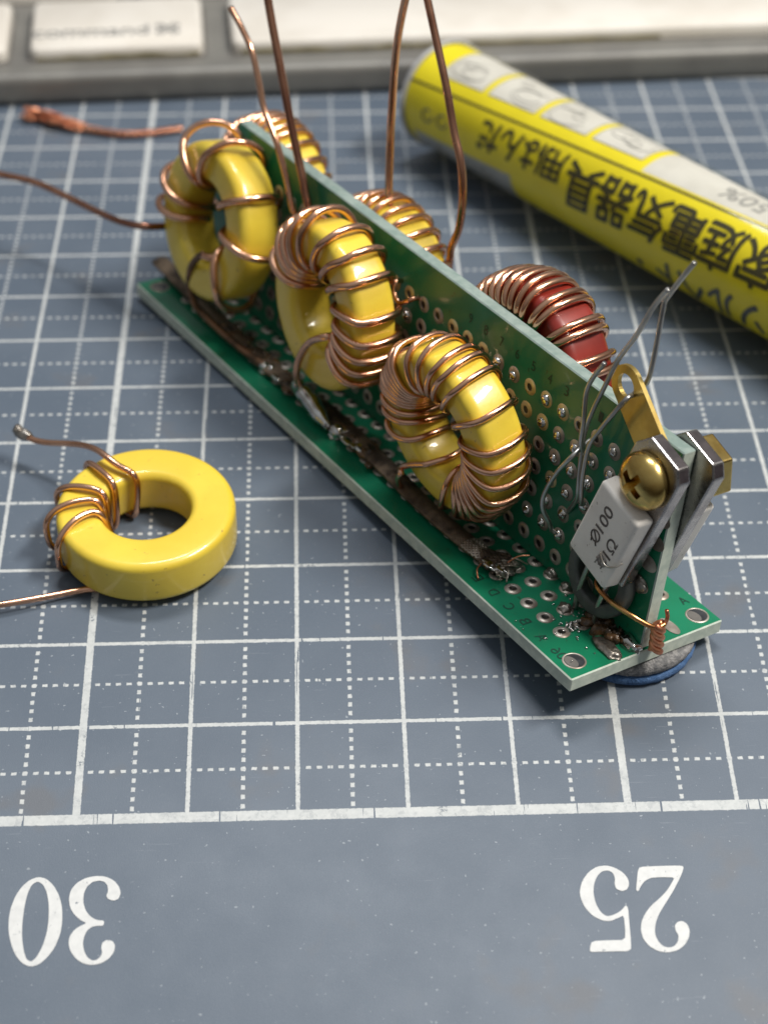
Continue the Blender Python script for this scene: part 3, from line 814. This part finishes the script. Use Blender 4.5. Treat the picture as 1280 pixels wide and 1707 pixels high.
# silkscreen letters along the near edge and numbers along the upright
for ch, s_, w in (('A', .63, -.80), ('B', .90, -.79), ('C', 1.155, -.785), ('D', 1.41, -.785), ('E', 1.665, -.785), ('06', .36, -.80)):
    tv, tf = fit_text(ch, .085 * len(ch), .11)
    mb = MB(); mb.add([B(s_ + x, w + y * 1.0, .004) for x, y in tv], tf); mb.build('silkscreen_letter', M['silk'], base, smooth=False)
for i, ch in enumerate(('1', '2', '3', '4', '5', '6', '7', '8', '9')):
    tv, tf = fit_text(ch, .06, .105)
    mb = MB(); mb.add([U(S0 + .254 * (i + 1) - x, -BT / 2 - .004, 1.965 + y) for x, y in tv], tf); mb.build('silkscreen_digit', M['silk'], upr, smooth=False)
tv, tf = fit_text('A', .085, .11)
mb = MB(); mb.add([B(.42 + y, .80 + x, .004) for x, y in tv], tf); mb.build('silkscreen_letter', M['silk'], base, smooth=False)

# filled joints on the upright and on the base
filled = [(3, 0), (3, 1), (3, 2), (3, 3), (2, 3), (3, 4), (2, 4), (3, 5), (4, 5), (4, 0), (4, 1), (1, 1), (2, 2), (2, 1), (1, 2), (2, 5), (1, 3), (0, 0), (6, 0), (7, 0), (13, 1), (20, 0), (21, 1), (0, 1)]
first = None
for q, (k, j) in enumerate(filled):
    mb = MB(); rr = .046 + .014 * rnd.random()
    mb.blob((0, 0, 0), (.042, rr, rr), q, .16, 1.5, 3)
    o = mb.build('solder_joint', M['solder'], upr)
    o.location = U(S0 + .254 * k, -BT / 2 - .012, H1 - .254 * j) + Vector((0, rnd.uniform(-.012, .012), rnd.uniform(-.012, .012)))
for q, (s_, w) in enumerate(((1.37, -.10), (.86, -.336), (1.12, -.10), (5.9, -.64), (4.42, -.66), (1.64, -.336), (8.05, -.45))):
    mb = MB(); mb.blob((0, 0, 0), (.065, .07, .05), q + 40, .45, 2.2, 3)
    o = mb.build('solder_joint', M['solder' if q > 2 else 'solder_dull'], base); o.location = B(s_, w, .015)

# flux covered braid soldered along the base as the ground line
gpath = [B(1.60, -.50, .015), B(1.9, -.575, .02), B(2.4, -.60, .02), B(2.92, -.60, .02), B(3.4, -.575, .03), B(3.88, -.55, .03), B(4.65, -.52, .03), B(5.29, -.555, .03), B(6.1, -.60, .02), B(7.2, -.56, .02), B(8.0, -.52, .03), B(8.52, -.52, .07)]
gb_ = braid('ground_braid', gpath, .205, .07, M['braid'], bd, n=30, r=.019, pitch=.7, fray=.05, fray_end=.05, seed=11, per=44)
braid('tinned_end', [B(1.50, -.46, .02), B(1.66, -.50, .03), B(1.9, -.575, .045), B(2.1, -.588, .045)], .22, .06, M['braid_tin'], gb_, n=22, r=.012, pitch=.5, fray=.07, fray_end=.5, seed=12)
mb = MB()
for q in range(95):
    s_ = rnd.uniform(3.2, 6.9); k_ = 1.0 if s_ > 3.9 else .55
    mb.blob(B(s_, -.57 + rnd.gauss(0, .05), .06 + rnd.uniform(0, .04)), (rnd.uniform(.03, .085) * k_, rnd.uniform(.04, .17) * k_, rnd.uniform(.02, .06) * k_), q, .6, 2.8, 2)
tag(mb.build('flux_crust', M['flux'], gb_), None, kind='stuff')
mb = MB()
for q in range(36):
    s_ = rnd.choice((5.9, 5.6, 5.3, 4.4, 4.2, 3.9, 4.0, 4.1, 6.6, 3.5, 1.75, 1.7))
    mb.blob(B(s_ + rnd.gauss(0, .12), -.58 + rnd.gauss(0, .05), .10), (rnd.uniform(.03, .075), rnd.uniform(.04, .12), rnd.uniform(.012, .028)), q + 50, .45, 2.0, 3)
tag(mb.build('solder_lumps', M['solder'], gb_), None, kind='stuff')
for q, (s_, w, r_) in enumerate(((4.40, -.66, .075), (5.88, -.65, .06), (5.80, -.61, .05))):
    mb = MB(); mb.blob(B(s_, w, .09), (r_, r_ * 1.2, r_), q + 3, .2, 1.5, 3); mb.build('solder_joint', M['solder'], gb_)
mb = MB(); mb.blob(B(1.66, -.50, .06), (.12, .16, .04), 8, .5, 2.5, 3); mb.build('solder_joint', M['solder_dull'], gb_)
for q, (a, b_, c_) in enumerate(((B(1.62, -.50, .10), B(1.56, -.40, .20), B(1.50, -.30, .22)), (B(1.78, -.66, .08), B(1.72, -.76, .06), B(1.64, -.80, .012)), (B(1.60, -.52, .1), B(1.50, -.55, .12), B(1.43, -.62, .05)), (B(1.7, -.45, .1), B(1.62, -.36, .12), B(1.55, -.26, .06)))):
    mb = MB(); mb.tube(smooth_path([a, b_, c_], 8), .0085, 6); mb.build('stray_strand', M['copper_bare' if q < 2 else 'braid_tin'], gb_)

def joint_blob(name, pts, r, m, parent, seed=0):
    mb = MB(); P = smooth_path(pts, 8)
    mb.tube(P, lambda u: r * (.55 + .6 * math.sin(math.pi * min(1, max(0, u * .96 + .03)))) * (1 + .25 * noise.noise(Vector((u * 6, seed, 0)))), 12)
    return mb.build(name, m, parent)

# ---- the six coils -------------------------------------------------
wb = M['copper']
cv, sv = math.cos(VT), math.sin(VT)
def fr_of(s_, w, h, dy, dz): return ring_frame((w, s_, h), (cv, dy, dz - sv))

# coil at the far end: seven wide turns of thick wire
f1 = fr_of(7.182, -.52, 1.276, -.001, -.105)
c1 = core('toroid_core', f1, 1.80, .92, .50, .115, M['yellow'], bd, 'yellow ring with wide open turns of thick copper wire at the far end of the board')
po = [262, 284, 322, 365, 411, 449, 500]; pi = [251, 275, 330, 347, 406, 440, 476]; pf = [262, 288, 342, 375, 411, 452, 505]
P = winding_path(f1, 1.80, .92, .50, .043, po, pi, pf, .015, {0: .06, 1: .03, 2: .10, 3: .05, 5: .04, 6: .05}, 1)
P = P[3:] + smooth_path([P[-1], ring_pt(f1, 506, .80, .33), ring_pt(f1, 500, .55, .33), ring_pt(f1, 492, .41, .2), ring_pt(f1, 485, .385, -.05), ring_pt(f1, 484, .46, -.27), B(6.99, -.86, 1.0)], 8)[1:]
lead = [B(7.18, -.86, .79), B(7.262, -.84, .53), B(7.20, -.80, .26), B(7.02, -.72, .13), B(6.455, -.709, .11), B(5.996, -.67, .11), B(5.86, -.64, .09)]
mb = MB(); mb.tube(P, .043, 12); w1 = mb.build('wire_winding', wb, c1)
mb = MB(); mb.tube(smooth_path([P[-4], P[-1]] + lead, 10)[6:], .043, 12); mb.build('lead_wire', M['copper_burnt'], c1)
mb = MB(); mb.tube(smooth_path([ring_pt(f1, 240, .86, .25), ring_pt(f1, 242, .98, -.05), B(8.047, -1.0, .90), B(8.39, -1.13, .83), B(8.88, -1.2, .76), B(9.35, -1.28, .72), B(9.95, -1.45, .70), B(10.38, -1.72, .675), B(10.9, -2.05, .64)], 10), .043, 12)
mb.build('lead_wire', M['copper_brown'], c1)

# middle coil
f2 = fr_of(4.834, -.52, 1.382, -.053, .015)
c2 = core('toroid_core', f2, 1.785, .90, .50, .115, M['yellow'], bd, 'middle yellow ring on the near side, thick copper turns bunched at its top left and lower right')
po = [284, 303, 315, 329, 346, 371, 391, 408, 433, 448, 460, 471, 482]; pi = [279, 292, 302, 312, 333, 360, 380, 399, 420, 440, 456, 468, 481]
P = winding_path(f2, 1.785, .90, .50, .043, po, pi, None, .014, {0: .05, 1: .05, 2: .04, 3: .04, 4: .04, 6: .03}, 2)
P = P[3:] + smooth_path([P[-1], ring_pt(f2, 488, .80, .33), ring_pt(f2, 490, .55, .33), ring_pt(f2, 490, .40, .2), ring_pt(f2, 484, .385, -.05), B(4.46, -.84, 1.27), B(4.734, -.86, 1.06), B(4.90, -.86, .78), B(4.955, -.85, .56), B(5.03, -.76, .36)], 9)[1:]
mb = MB(); mb.tube(P, .042, 12); mb.build('wire_winding', wb, c2)
joint_blob('solder_joint', [B(5.04, -.76, .38), B(5.10, -.70, .26), B(4.95, -.66, .19), B(4.70, -.69, .14), B(4.50, -.68, .08)], .088, M['solder'], bd, 3)

# front coil: many turns of thinner wire
f3 = fr_of(2.608, -.535, 1.149, .029, .185)
c3 = core('toroid_core', f3, 1.755, .90, .50, .115, M['yellow'], bd, 'front yellow ring on the near side with many turns of thinner copper wire')
po = [250, 261, 270, 280, 287, 294, 300, 307, 313, 335, 350, 365, 374, 386, 410, 432, 445, 458, 472, 482, 492, 501, 511, 521, 538]
pi = [233, 257, 269, 283, 288, 294, 299, 304, 309, 330, 345, 356, 366, 383, 405, 425, 440, 448, 455, 462, 470, 477, 484, 491, 512]
P = winding_path(f3, 1.755, .90, .50, .0325, po, pi, None, .012, {0: .03, 3: .02, 4: .03, 7: .03, 8: .02, 18: .02, 21: .03}, 3)
P = P + smooth_path([P[-1], ring_pt(f3, 548, .80, .31), ring_pt(f3, 550, .55, .31), ring_pt(f3, 548, .40, .2), ring_pt(f3, 545, .385, -.05), ring_pt(f3, 558, .46, -.26)], 8)[1:]
Q = smooth_path([P[-1], ring_pt(f3, 574, .70, -.31), ring_pt(f3, 577, .88, -.31), B(3.02, -.81, .43), B(3.12, -.76, .28), B(3.2, -.66, .11)], 9)
mb = MB(); mb.tube(P + Q[1:], .0325, 10); mb.build('wire_winding', wb, c3)

# far side coils, standing behind the upright
def far_coil(name_label, s_, w, h, po, wr, m, ID=.92, H=.52, seed=4, rho=1.78):
    f = fr_of(s_, w, h, 0.01, .01)
    c = core('toroid_core', f, rho, ID, H, .12, m, bd, name_label)
    po2 = po; pi2 = [p + 1.5 for p in po]; pf2 = [p - 2 for p in po]
    P = winding_path(f, rho, ID, H, wr, po2, pi2, pf2, .012, None, seed)
    mb = MB(); mb.tube(P, wr, 9); mb.build('wire_winding', M['copper'], c)
    return c, f
pa = [-82, -73, -64, -55, -47, -39, -31, -23, -15, -7, 1, 9, 17, 28, 42, 55, 62, 76, 92, 108, 125, 140, 155, 170]
cA, fA = far_coil('small yellow ring densely wound, standing behind the far end of the upright board', 7.6, .47, 1.19, pa, .033, M['yellow'], seed=5)
pb = [-84, -74, -64, -54, -45, -36, -27, -18, -9, 0, 10, 21, 33, 45, 57, 68, 80, 95, 110, 125, 140, 160]
cB, fB = far_coil('yellow ring with evenly spaced turns standing behind the middle of the upright board', 5.288, .47, 1.22, pb, .034, M['yellow'], seed=6)
pr_ = [-96, -89, -82, -75, -68, -61, -54, -47, -40, -32, -25, -17, -10, -2, 5, 16, 22, 36, 42, 58, 66, 80, 88, 100, 112, 125]
cR, fR = far_coil('dark red ring closely wound with copper standing behind the front of the upright board', 2.715, .50, 1.50, pr_, .039, M['red'], seed=7, rho=1.85, H=.56)
mb = MB(); mb.tube(smooth_path([B(5.30, .45, 2.05), B(5.376, .46, 2.25), B(5.477, .5, 2.673), B(5.506, .5, 3.002), B(5.532, .5, 3.525), B(5.517, .5, 3.985), B(5.43, .5, 4.5)], 9), .042, 12)
mb.build('lead_wire', M['copper'], cB)
mb = MB(); mb.tube(smooth_path([B(4.60, .72, 1.40), B(4.587, .75, 1.547), B(4.572, .75, 1.77), B(4.566, .75, 1.915), B(4.482, .75, 2.166), B(4.481, .75, 2.512), B(4.58, .75, 2.875), B(4.744, .75, 3.14), B(4.939, .75, 3.521), B(5.192, .75, 3.941), B(5.52, .75, 4.47)], 9), .042, 12)
mb.build('lead_wire', M['copper_brown'], cB)
# two long wires rising from the upright between the far and middle coils
mb = MB(); mb.tube(smooth_path([U(5.93, -.05, 1.76), B(5.96, -.13, 1.86), B(5.99, -.15, 1.942), B(6.114, -.15, 2.172), B(6.34, -.15, 2.565), B(6.523, -.15, 2.904), B(6.723, -.15, 3.301), B(6.921, -.15, 3.694), B(7.10, -.15, 4.08)], 9), .046, 12)
mb.build('long_wire', M['copper_brown'], bd)
mb = MB(); mb.tube(smooth_path([U(6.16, -.05, 1.70), B(6.18, -.17, 1.76), B(6.213, -.2, 1.815), B(6.353, -.2, 2.076), B(6.585, -.2, 2.401), B(6.888, -.2, 2.695), B(7.04, -.2, 2.981), B(7.189, -.2, 3.232), B(7.391, -.2, 3.394), B(7.658, -.2, 3.554)], 9), .036, 12)
mb.build('long_wire', M['copper'], bd)
# curl of wire poking out of the upright
mb = MB(); mb.tube(smooth_path([U(4.32, -.05, 1.80), U(4.31, -.16, 1.82), U(4.27, -.20, 1.72), U(4.16, -.20, 1.66), U(4.06, -.19, 1.72), U(4.02, -.15, 1.76), U(4.0, -.05, 1.77)], 8), .026, 10)
mb.build('wire_stub', M['copper'], bd)

# ---- power resistors, screw, nut, lug --------------------------------
UPv = Vector((0, -.29, .956)).normalized()          # long way of the resistor
SDv = Vector((0, .956, .29)).normalized()           # across it
def RP(x, y, w, c=(.42, 1.20)):                    # x across (towards the far end), y up, w = depth
    p = Vector((0, c[0], c[1])) + SDv * x + UPv * y
    return U(p.y, w, p.z)
def resistor(side, label):
    sg = -1 if side == 'near' else 1
    w0 = BT / 2 + .07 if sg < 0 else BT / 2 + .004
    cc = (.42, 1.20) if sg < 0 else (.36, 1.19)
    # plate with chamfered top corners
    out = [(-.33, -.47), (.295, -.47), (.295, .90), (.17, 1.10), (-.24, 1.10), (-.33, .98)]
    mb = MB(); n = len(out)
    for w in (w0, w0 + .135): mb.v += [tuple(RP(x, y, sg * w, cc)) for x, y in out]
    mb.f = [tuple(range(n)), tuple(range(2 * n - 1, n - 1, -1))] + [(i, (i + 1) % n, n + (i + 1) % n, n + i) for i in range(n)]
    mb.mi = [0, 0] + [1 if i in (2, 3, 4) else 0 for i in range(n)]
    tab = mb.build('metal_tab', [M['nickel'], M['dark_tab_edge']], None, smooth=False, bevel=.016, bseg=2)
    mb = MB(); a, b_ = sg * (w0 + .137), sg * (w0 + .335)
    vs = []
    for w, i in ((a, 0), (b_, .012)):
        vs += [RP(x * (.297 - i), .0 + y * (.475 - i), w, cc) for x, y in ((-1, -1), (1, -1), (1, 1), (-1, 1))]
    mb.add(vs, [(0, 1, 2, 3), (7, 6, 5, 4), (0, 1, 5, 4), (1, 2, 6, 5), (2, 3, 7, 6), (3, 0, 4, 7)])
    body = mb.build('power_resistor', M['ceramic'], bd, smooth=True, bevel=.045, bseg=4, autos=.9)
    body['label'] = label
    tab.parent = body
    # two legs down to the board
    for x in (-.15, .15):
        mb = MB(); p0 = RP(x, -.47, sg * (w0 + .07), cc)
        mb.tube(smooth_path([p0, RP(x, -.56, sg * (w0 + .08), cc), Vector((p0.x + sg * .04, p0.y + .1, .25)), Vector((p0.x + sg * .02, p0.y + .13, .0))], 6), .03, 8)
        mb.build('leg', M['steel_wire'], body)
    return body, w0, cc
rn, wn0, cc = resistor('near', 'white power resistor on the near side, marked 100 and fixed under the brass screw')
resistor('far', 'white power resistor on the far side, only its edge showing under the brass nut')
fw = -(wn0 + .335) - .003
def res_text(txt, x, y, w, h, m, bold=.0):
    # lettering runs up the body: reading direction = up
    tv, tf = fit_text(txt, w, h, bold=bold)
    mb = MB(); mb.add([RP(x + b_, y + a, fw) for a, b_ in tv], tf)
    mb.build('printed_marking', m, rn, smooth=False)
res_text('100', .055, .17, .30, .125, M['grey_ink'], .012)
res_text('1\u03a9', -.145, -.02, .22, .125, M['grey_ink'], .012)
def res_ring(x, y, m, feet=True):
    mb = MB()
    mb.tube([RP(x + .058 * math.sin(a), y + .058 * math.cos(a), fw) for a in [TAU * i / 20 for i in range(21)]], .008, 6)
    mb.tube([RP(x - .045, y - .045, fw), RP(x + .045, y + .045, fw)], .008, 6)
    if feet:
        mb.tube([RP(x - .03, y - .055, fw), RP(x - .055, y - .085, fw)], .008, 6); mb.tube([RP(x + .03, y - .055, fw), RP(x + .02, y - .085, fw)], .008, 6)
    mb.build('printed_marking', m, rn)
res_ring(.06, -.07, M['grey_ink']); res_ring(-.13, -.21, M['faded_ink'], False)
mb = MB()
for q in range(7): mb.tube([RP(-.13 + rnd.uniform(-.07, .07), -.23 + rnd.uniform(-.08, .06), fw), RP(-.13 + rnd.uniform(-.07, .07), -.23 + rnd.uniform(-.08, .06), fw)], .008, 5)
mb.build('smudged_marking', M['faded_ink'], rn)
# thin bright bristle caught on the resistor
mb = MB(); mb.tube(smooth_path([RP(-.08, -.14, fw - .01), RP(-.17, -.17, fw - .03), RP(-.24, -.16, fw - .03), RP(-.30, -.10, fw + .01), RP(-.31, -.06, fw + .05)], 8), .009, 6)
mb.build('bristle', M['braid_tin'], rn)

# screw: pan head with a cross recess, axis across the board
sc_y = .70
ax = (U(0, -1, 0) - U(0, 0, 0)).normalized()
sp0 = RP(.0, sc_y, -(wn0 + .137), (.395, 1.225))
mb = MB()
prof = [(0.0, .215)] + [(.27 * math.sin(R(a)), .06 + .155 * math.cos(R(a))) for a in (14, 26, 38, 50, 62, 74, 84)] + [(.275, .05), (.268, .012), (.25, .0), (0.0, 0.0)]
mb.lathe(prof[1:-1], sp0, ax, (0, 0, 1), 48, closed=False)
mb.disc(sp0 + ax * prof[1][1], ax, (0, 0, 1), prof[1][0], prof[1][0], 48)
screw = mb.build('screw', M['brass'], bd)
# the cross recess is cut with a boolean
def cross_cutter():
    mb = MB(); u1 = Vector((0, math.cos(R(33)), math.sin(R(33)))); u1 = (u1 - ax * u1.dot(ax)).normalized(); u2 = ax.cross(u1)
    for d, e in ((u1, u2), (u2, u1)):
        n0 = len(mb.v)
        vs = [sp0 + d * (.185 * sx) + e * (.045 * sy) + ax * .30 for sx, sy in ((-1, -1), (1, -1), (1, 1), (-1, 1))] + [sp0 + d * (.085 * sx) + e * (.03 * sy) + ax * .075 for sx, sy in ((-1, -1), (1, -1), (1, 1), (-1, 1))]
        mb.add(vs, [(3, 2, 1, 0), (4, 5, 6, 7), (0, 1, 5, 4), (1, 2, 6, 5), (2, 3, 7, 6), (3, 0, 4, 7)])
    return mb
cut = cross_cutter().build('cutter', M['brass'], bd, smooth=False)
me = screw.data; bm = bmesh.new(); bm.from_mesh(me)
bmesh.ops.holes_fill(bm, edges=[e for e in bm.edges if len(e.link_faces) == 1], sides=0)
bmesh.ops.remove_doubles(bm, verts=bm.verts, dist=1e-5); bmesh.ops.recalc_face_normals(bm, faces=bm.faces); bm.to_mesh(me); bm.free()
md = screw.modifiers.new('cut', 'BOOLEAN'); md.object = cut; md.solver = 'EXACT'; md.use_self = True
bpy.context.view_layer.update()
dg = bpy.context.evaluated_depsgraph_get()
nm = bpy.data.meshes.new_from_object(screw.evaluated_get(dg))
screw.modifiers.clear(); screw.data = nm
bpy.data.objects.remove(cut)
bm = bmesh.new(); bm.from_mesh(nm)
for f in bm.faces: f.smooth = True
for e in bm.edges:
    if len(e.link_faces) == 2 and e.calc_face_angle(0) > .55: e.smooth = False
bm.to_mesh(nm); bm.free()
# threaded shank through to the nut
mb = MB(); mb.tube([sp0 + ax * .01, sp0 - ax * .80], .14, 20); mb.build('shank', M['brass'], screw)
np0 = RP(.0, sc_y, BT / 2 + .004 + .137, (.36, 1.19))
mb = MB(); u1 = Vector((0, 0, 1)); u1 = (u1 - ax * u1.dot(ax)).normalized(); u2 = ax.cross(u1)
hexp = [(u1 * math.cos(R(60 * i + 12)) + u2 * math.sin(R(60 * i + 12))) * .315 for i in range(6)]
vs = [np0 + p for p in hexp] + [np0 + p - ax * .24 for p in hexp]
mb.add(vs, [tuple(range(6)), tuple(range(11, 5, -1))] + [(i, (i + 1) % 6, 6 + (i + 1) % 6, 6 + i) for i in range(6)])
nut = mb.build('hex_nut', M['brass'], bd, smooth=False, bevel=.018, bseg=2)

# brass solder lug clamped behind the near tab
lug_c = Vector((0, .835, 2.475)); base_c = Vector((0, .20, 1.93))
d = (lug_c - base_c).normalized(); sdv = Vector((0, -d.z, d.y)); wl = -BT / 2 - .012
outer = []
Lg = (lug_c - base_c).length
for i in range(25):
    a = R(-90 + 180 * i / 24); outer.append(lug_c + d * .195 * math.cos(a) + sdv * .195 * math.sin(a))
outer += [base_c + sdv * .20, base_c - d * .2 + sdv * .17, base_c - d * .2 - sdv * .17, base_c - sdv * .20]
N = len(outer)
inner = [lug_c + d * (.115 * math.cos(TAU * i / 28)) + sdv * (.105 * math.sin(TAU * i / 28)) for i in range(28)]
bm = bmesh.new()
lo_ = [bm.verts.new(p) for p in outer]; li_ = [bm.verts.new(p) for p in inner]
eds = [bm.edges.new((lo_[i], lo_[(i + 1) % N])) for i in range(N)] + [bm.edges.new((li_[i], li_[(i + 1) % 28])) for i in range(28)]
bmesh.ops.triangle_fill(bm, use_beauty=True, use_dissolve=False, edges=eds)
ex = bmesh.ops.extrude_face_region(bm, geom=bm.faces[:])
for g in ex['geom']:
    if isinstance(g, bmesh.types.BMVert): g.co.x -= .045
for v in bm.verts:
    p = U(v.co.y, wl + v.co.x, v.co.z); v.co = p
bmesh.ops.recalc_face_normals(bm, faces=bm.faces)
me = bpy.data.meshes.new('solder_lug'); bm.to_mesh(me); bm.free()
lug = link('solder_lug', me, M['brass_lug'], bd, smooth=False)
mb = MB(); mb.tube(smooth_path([U(.53, wl - .05, 2.03), U(.47, wl - .051, 2.06), U(.41, wl - .05, 2.04)], 5), .014, 6); mb.build('scratch_mark', M['hole'], lug)

# thin tinned wires
def wire(name, pts, r=.026, m='steel_wire', per=9):
    mb = MB(); mb.tube(smooth_path(pts, per), r, 10); return mb.build(name, M[m], bd)
wire('tinned_wire', [U(1.16, -.05, 1.70), U(1.165, -.13, 1.69), B(1.117, -.33, 1.62), B(1.25, -.36, 1.37), B(1.37, -.36, 1.06), B(1.375, -.35, .88), B(1.33, -.27, .70), B(1.39, -.17, .55), U(1.44, -.05, .44)], .0235)
wire('tinned_wire', [U(1.37, -.05, .70), B(1.14, -.16, 1.06), B(1.10, -.2, 1.248), B(1.126, -.2, 1.481), B(1.137, -.2, 1.84), B(1.074, -.2, 2.137), B(.999, -.2, 2.371), B(.879, -.2, 2.75), B(.713, -.2, 3.082), B(.565, -.2, 3.456), B(.435, -.2, 3.685)], .0235)
wire('tinned_wire', [U(1.14, -.06, .98), B(.985, -.24, 1.16), B(.975, -.29, 1.44), B(.962, -.29, 1.807), B(.85, -.29, 2.068), B(.735, -.28, 2.294), B(.66, -.22, 2.48), B(.74, -.08, 2.43), B(.765, .0, 2.44), B(.70, .02, 2.545), B(.65, .0, 2.709), B(.644, .0, 3.007), B(.647, .0, 3.366), B(.629, .0, 3.451), B(.505, .0, 3.7), B(.386, .0, 3.919)], .0235)
wire('tinned_wire', [U(1.12, -.06, 1.46), B(1.09, -.26, 1.72), B(1.076, -.3, 2.035), B(1.103, -.3, 2.308), B(1.052, -.3, 2.495), B(.934, -.3, 2.715)], .0235)

# dark grey ring core hanging under the near resistor, with gold wire through it
fg = fr_of(.62, -.17, .53, .0, -.12)
cg = core('toroid_core', fg, .84, .56, .14, .04, M['grey_core'], bd, 'small dark grey ring core tucked under the white resistor')
mb = MB()
Q = [B(.62, -.02, .60), B(.68, -.12, .50), B(.62, -.22, .45), B(.507, -.27, .448), B(.306, -.29, .45), B(.1, -.24, .433), B(-.04, -.13, .37), B(-.085, -.04, .335), B(-.09, .04, .35)]
mb.tube(smooth_path(Q, 9), .026, 10)
gold = mb.build('gold_wire', M['copper_gold'], bd)
# twisted end of the copper pair at the front edge
for ph in (0, math.pi):
    mb = MB(); pts = []
    for i in range(60):
        u = i / 59; a = ph + u * TAU * 1.9
        cpt = B(-.075, -.02 + .03 * u, .36 - .33 * u)
        pts.append(cpt + Vector((math.cos(a) * .038, math.sin(a) * .038, 0)))
    mb.tube(pts, .037, 10); mb.build('twisted_wire', M['copper_bare'], gold)
mb = MB(); mb.tube(smooth_path([B(-.09, .04, .35), B(-.08, .07, .41), B(-.06, .06, .49)], 6), .02, 8); mb.build('wire_tail', M['copper_bare'], gold)
# flux crust and solder crumbs round the foot of the resistor
mb = MB()
for q in range(46): mb.blob(B(.42 + rnd.uniform(-.16, .2), -.10 + rnd.uniform(-.2, .2), .02), (rnd.uniform(.02, .09), rnd.uniform(.02, .09), rnd.uniform(.02, .09)), q, .5, 2.5, 2)
tag(mb.build('flux_crust', M['flux'], base), None, kind='stuff')
mb = MB()
for q in range(44):
    s_, w = .60 + rnd.gauss(0, .22), -.36 + rnd.gauss(0, .26)
    if abs(w) > .9 or s_ < .05: continue
    mb.blob(B(s_, w, .008), (rnd.uniform(.006, .022), rnd.uniform(.006, .022), rnd.uniform(.005, .012)), q, .5, 2.5, 1)
for q in range(18):
    mb.blob(B(.62 + rnd.uniform(-.07, .07), -.45 + rnd.uniform(-.12, .1), .012), (rnd.uniform(.01, .03), rnd.uniform(.01, .03), rnd.uniform(.008, .02)), q, .5, 2.5, 1)
tag(mb.build('solder_crumbs', M['solder'], base), None, kind='stuff')
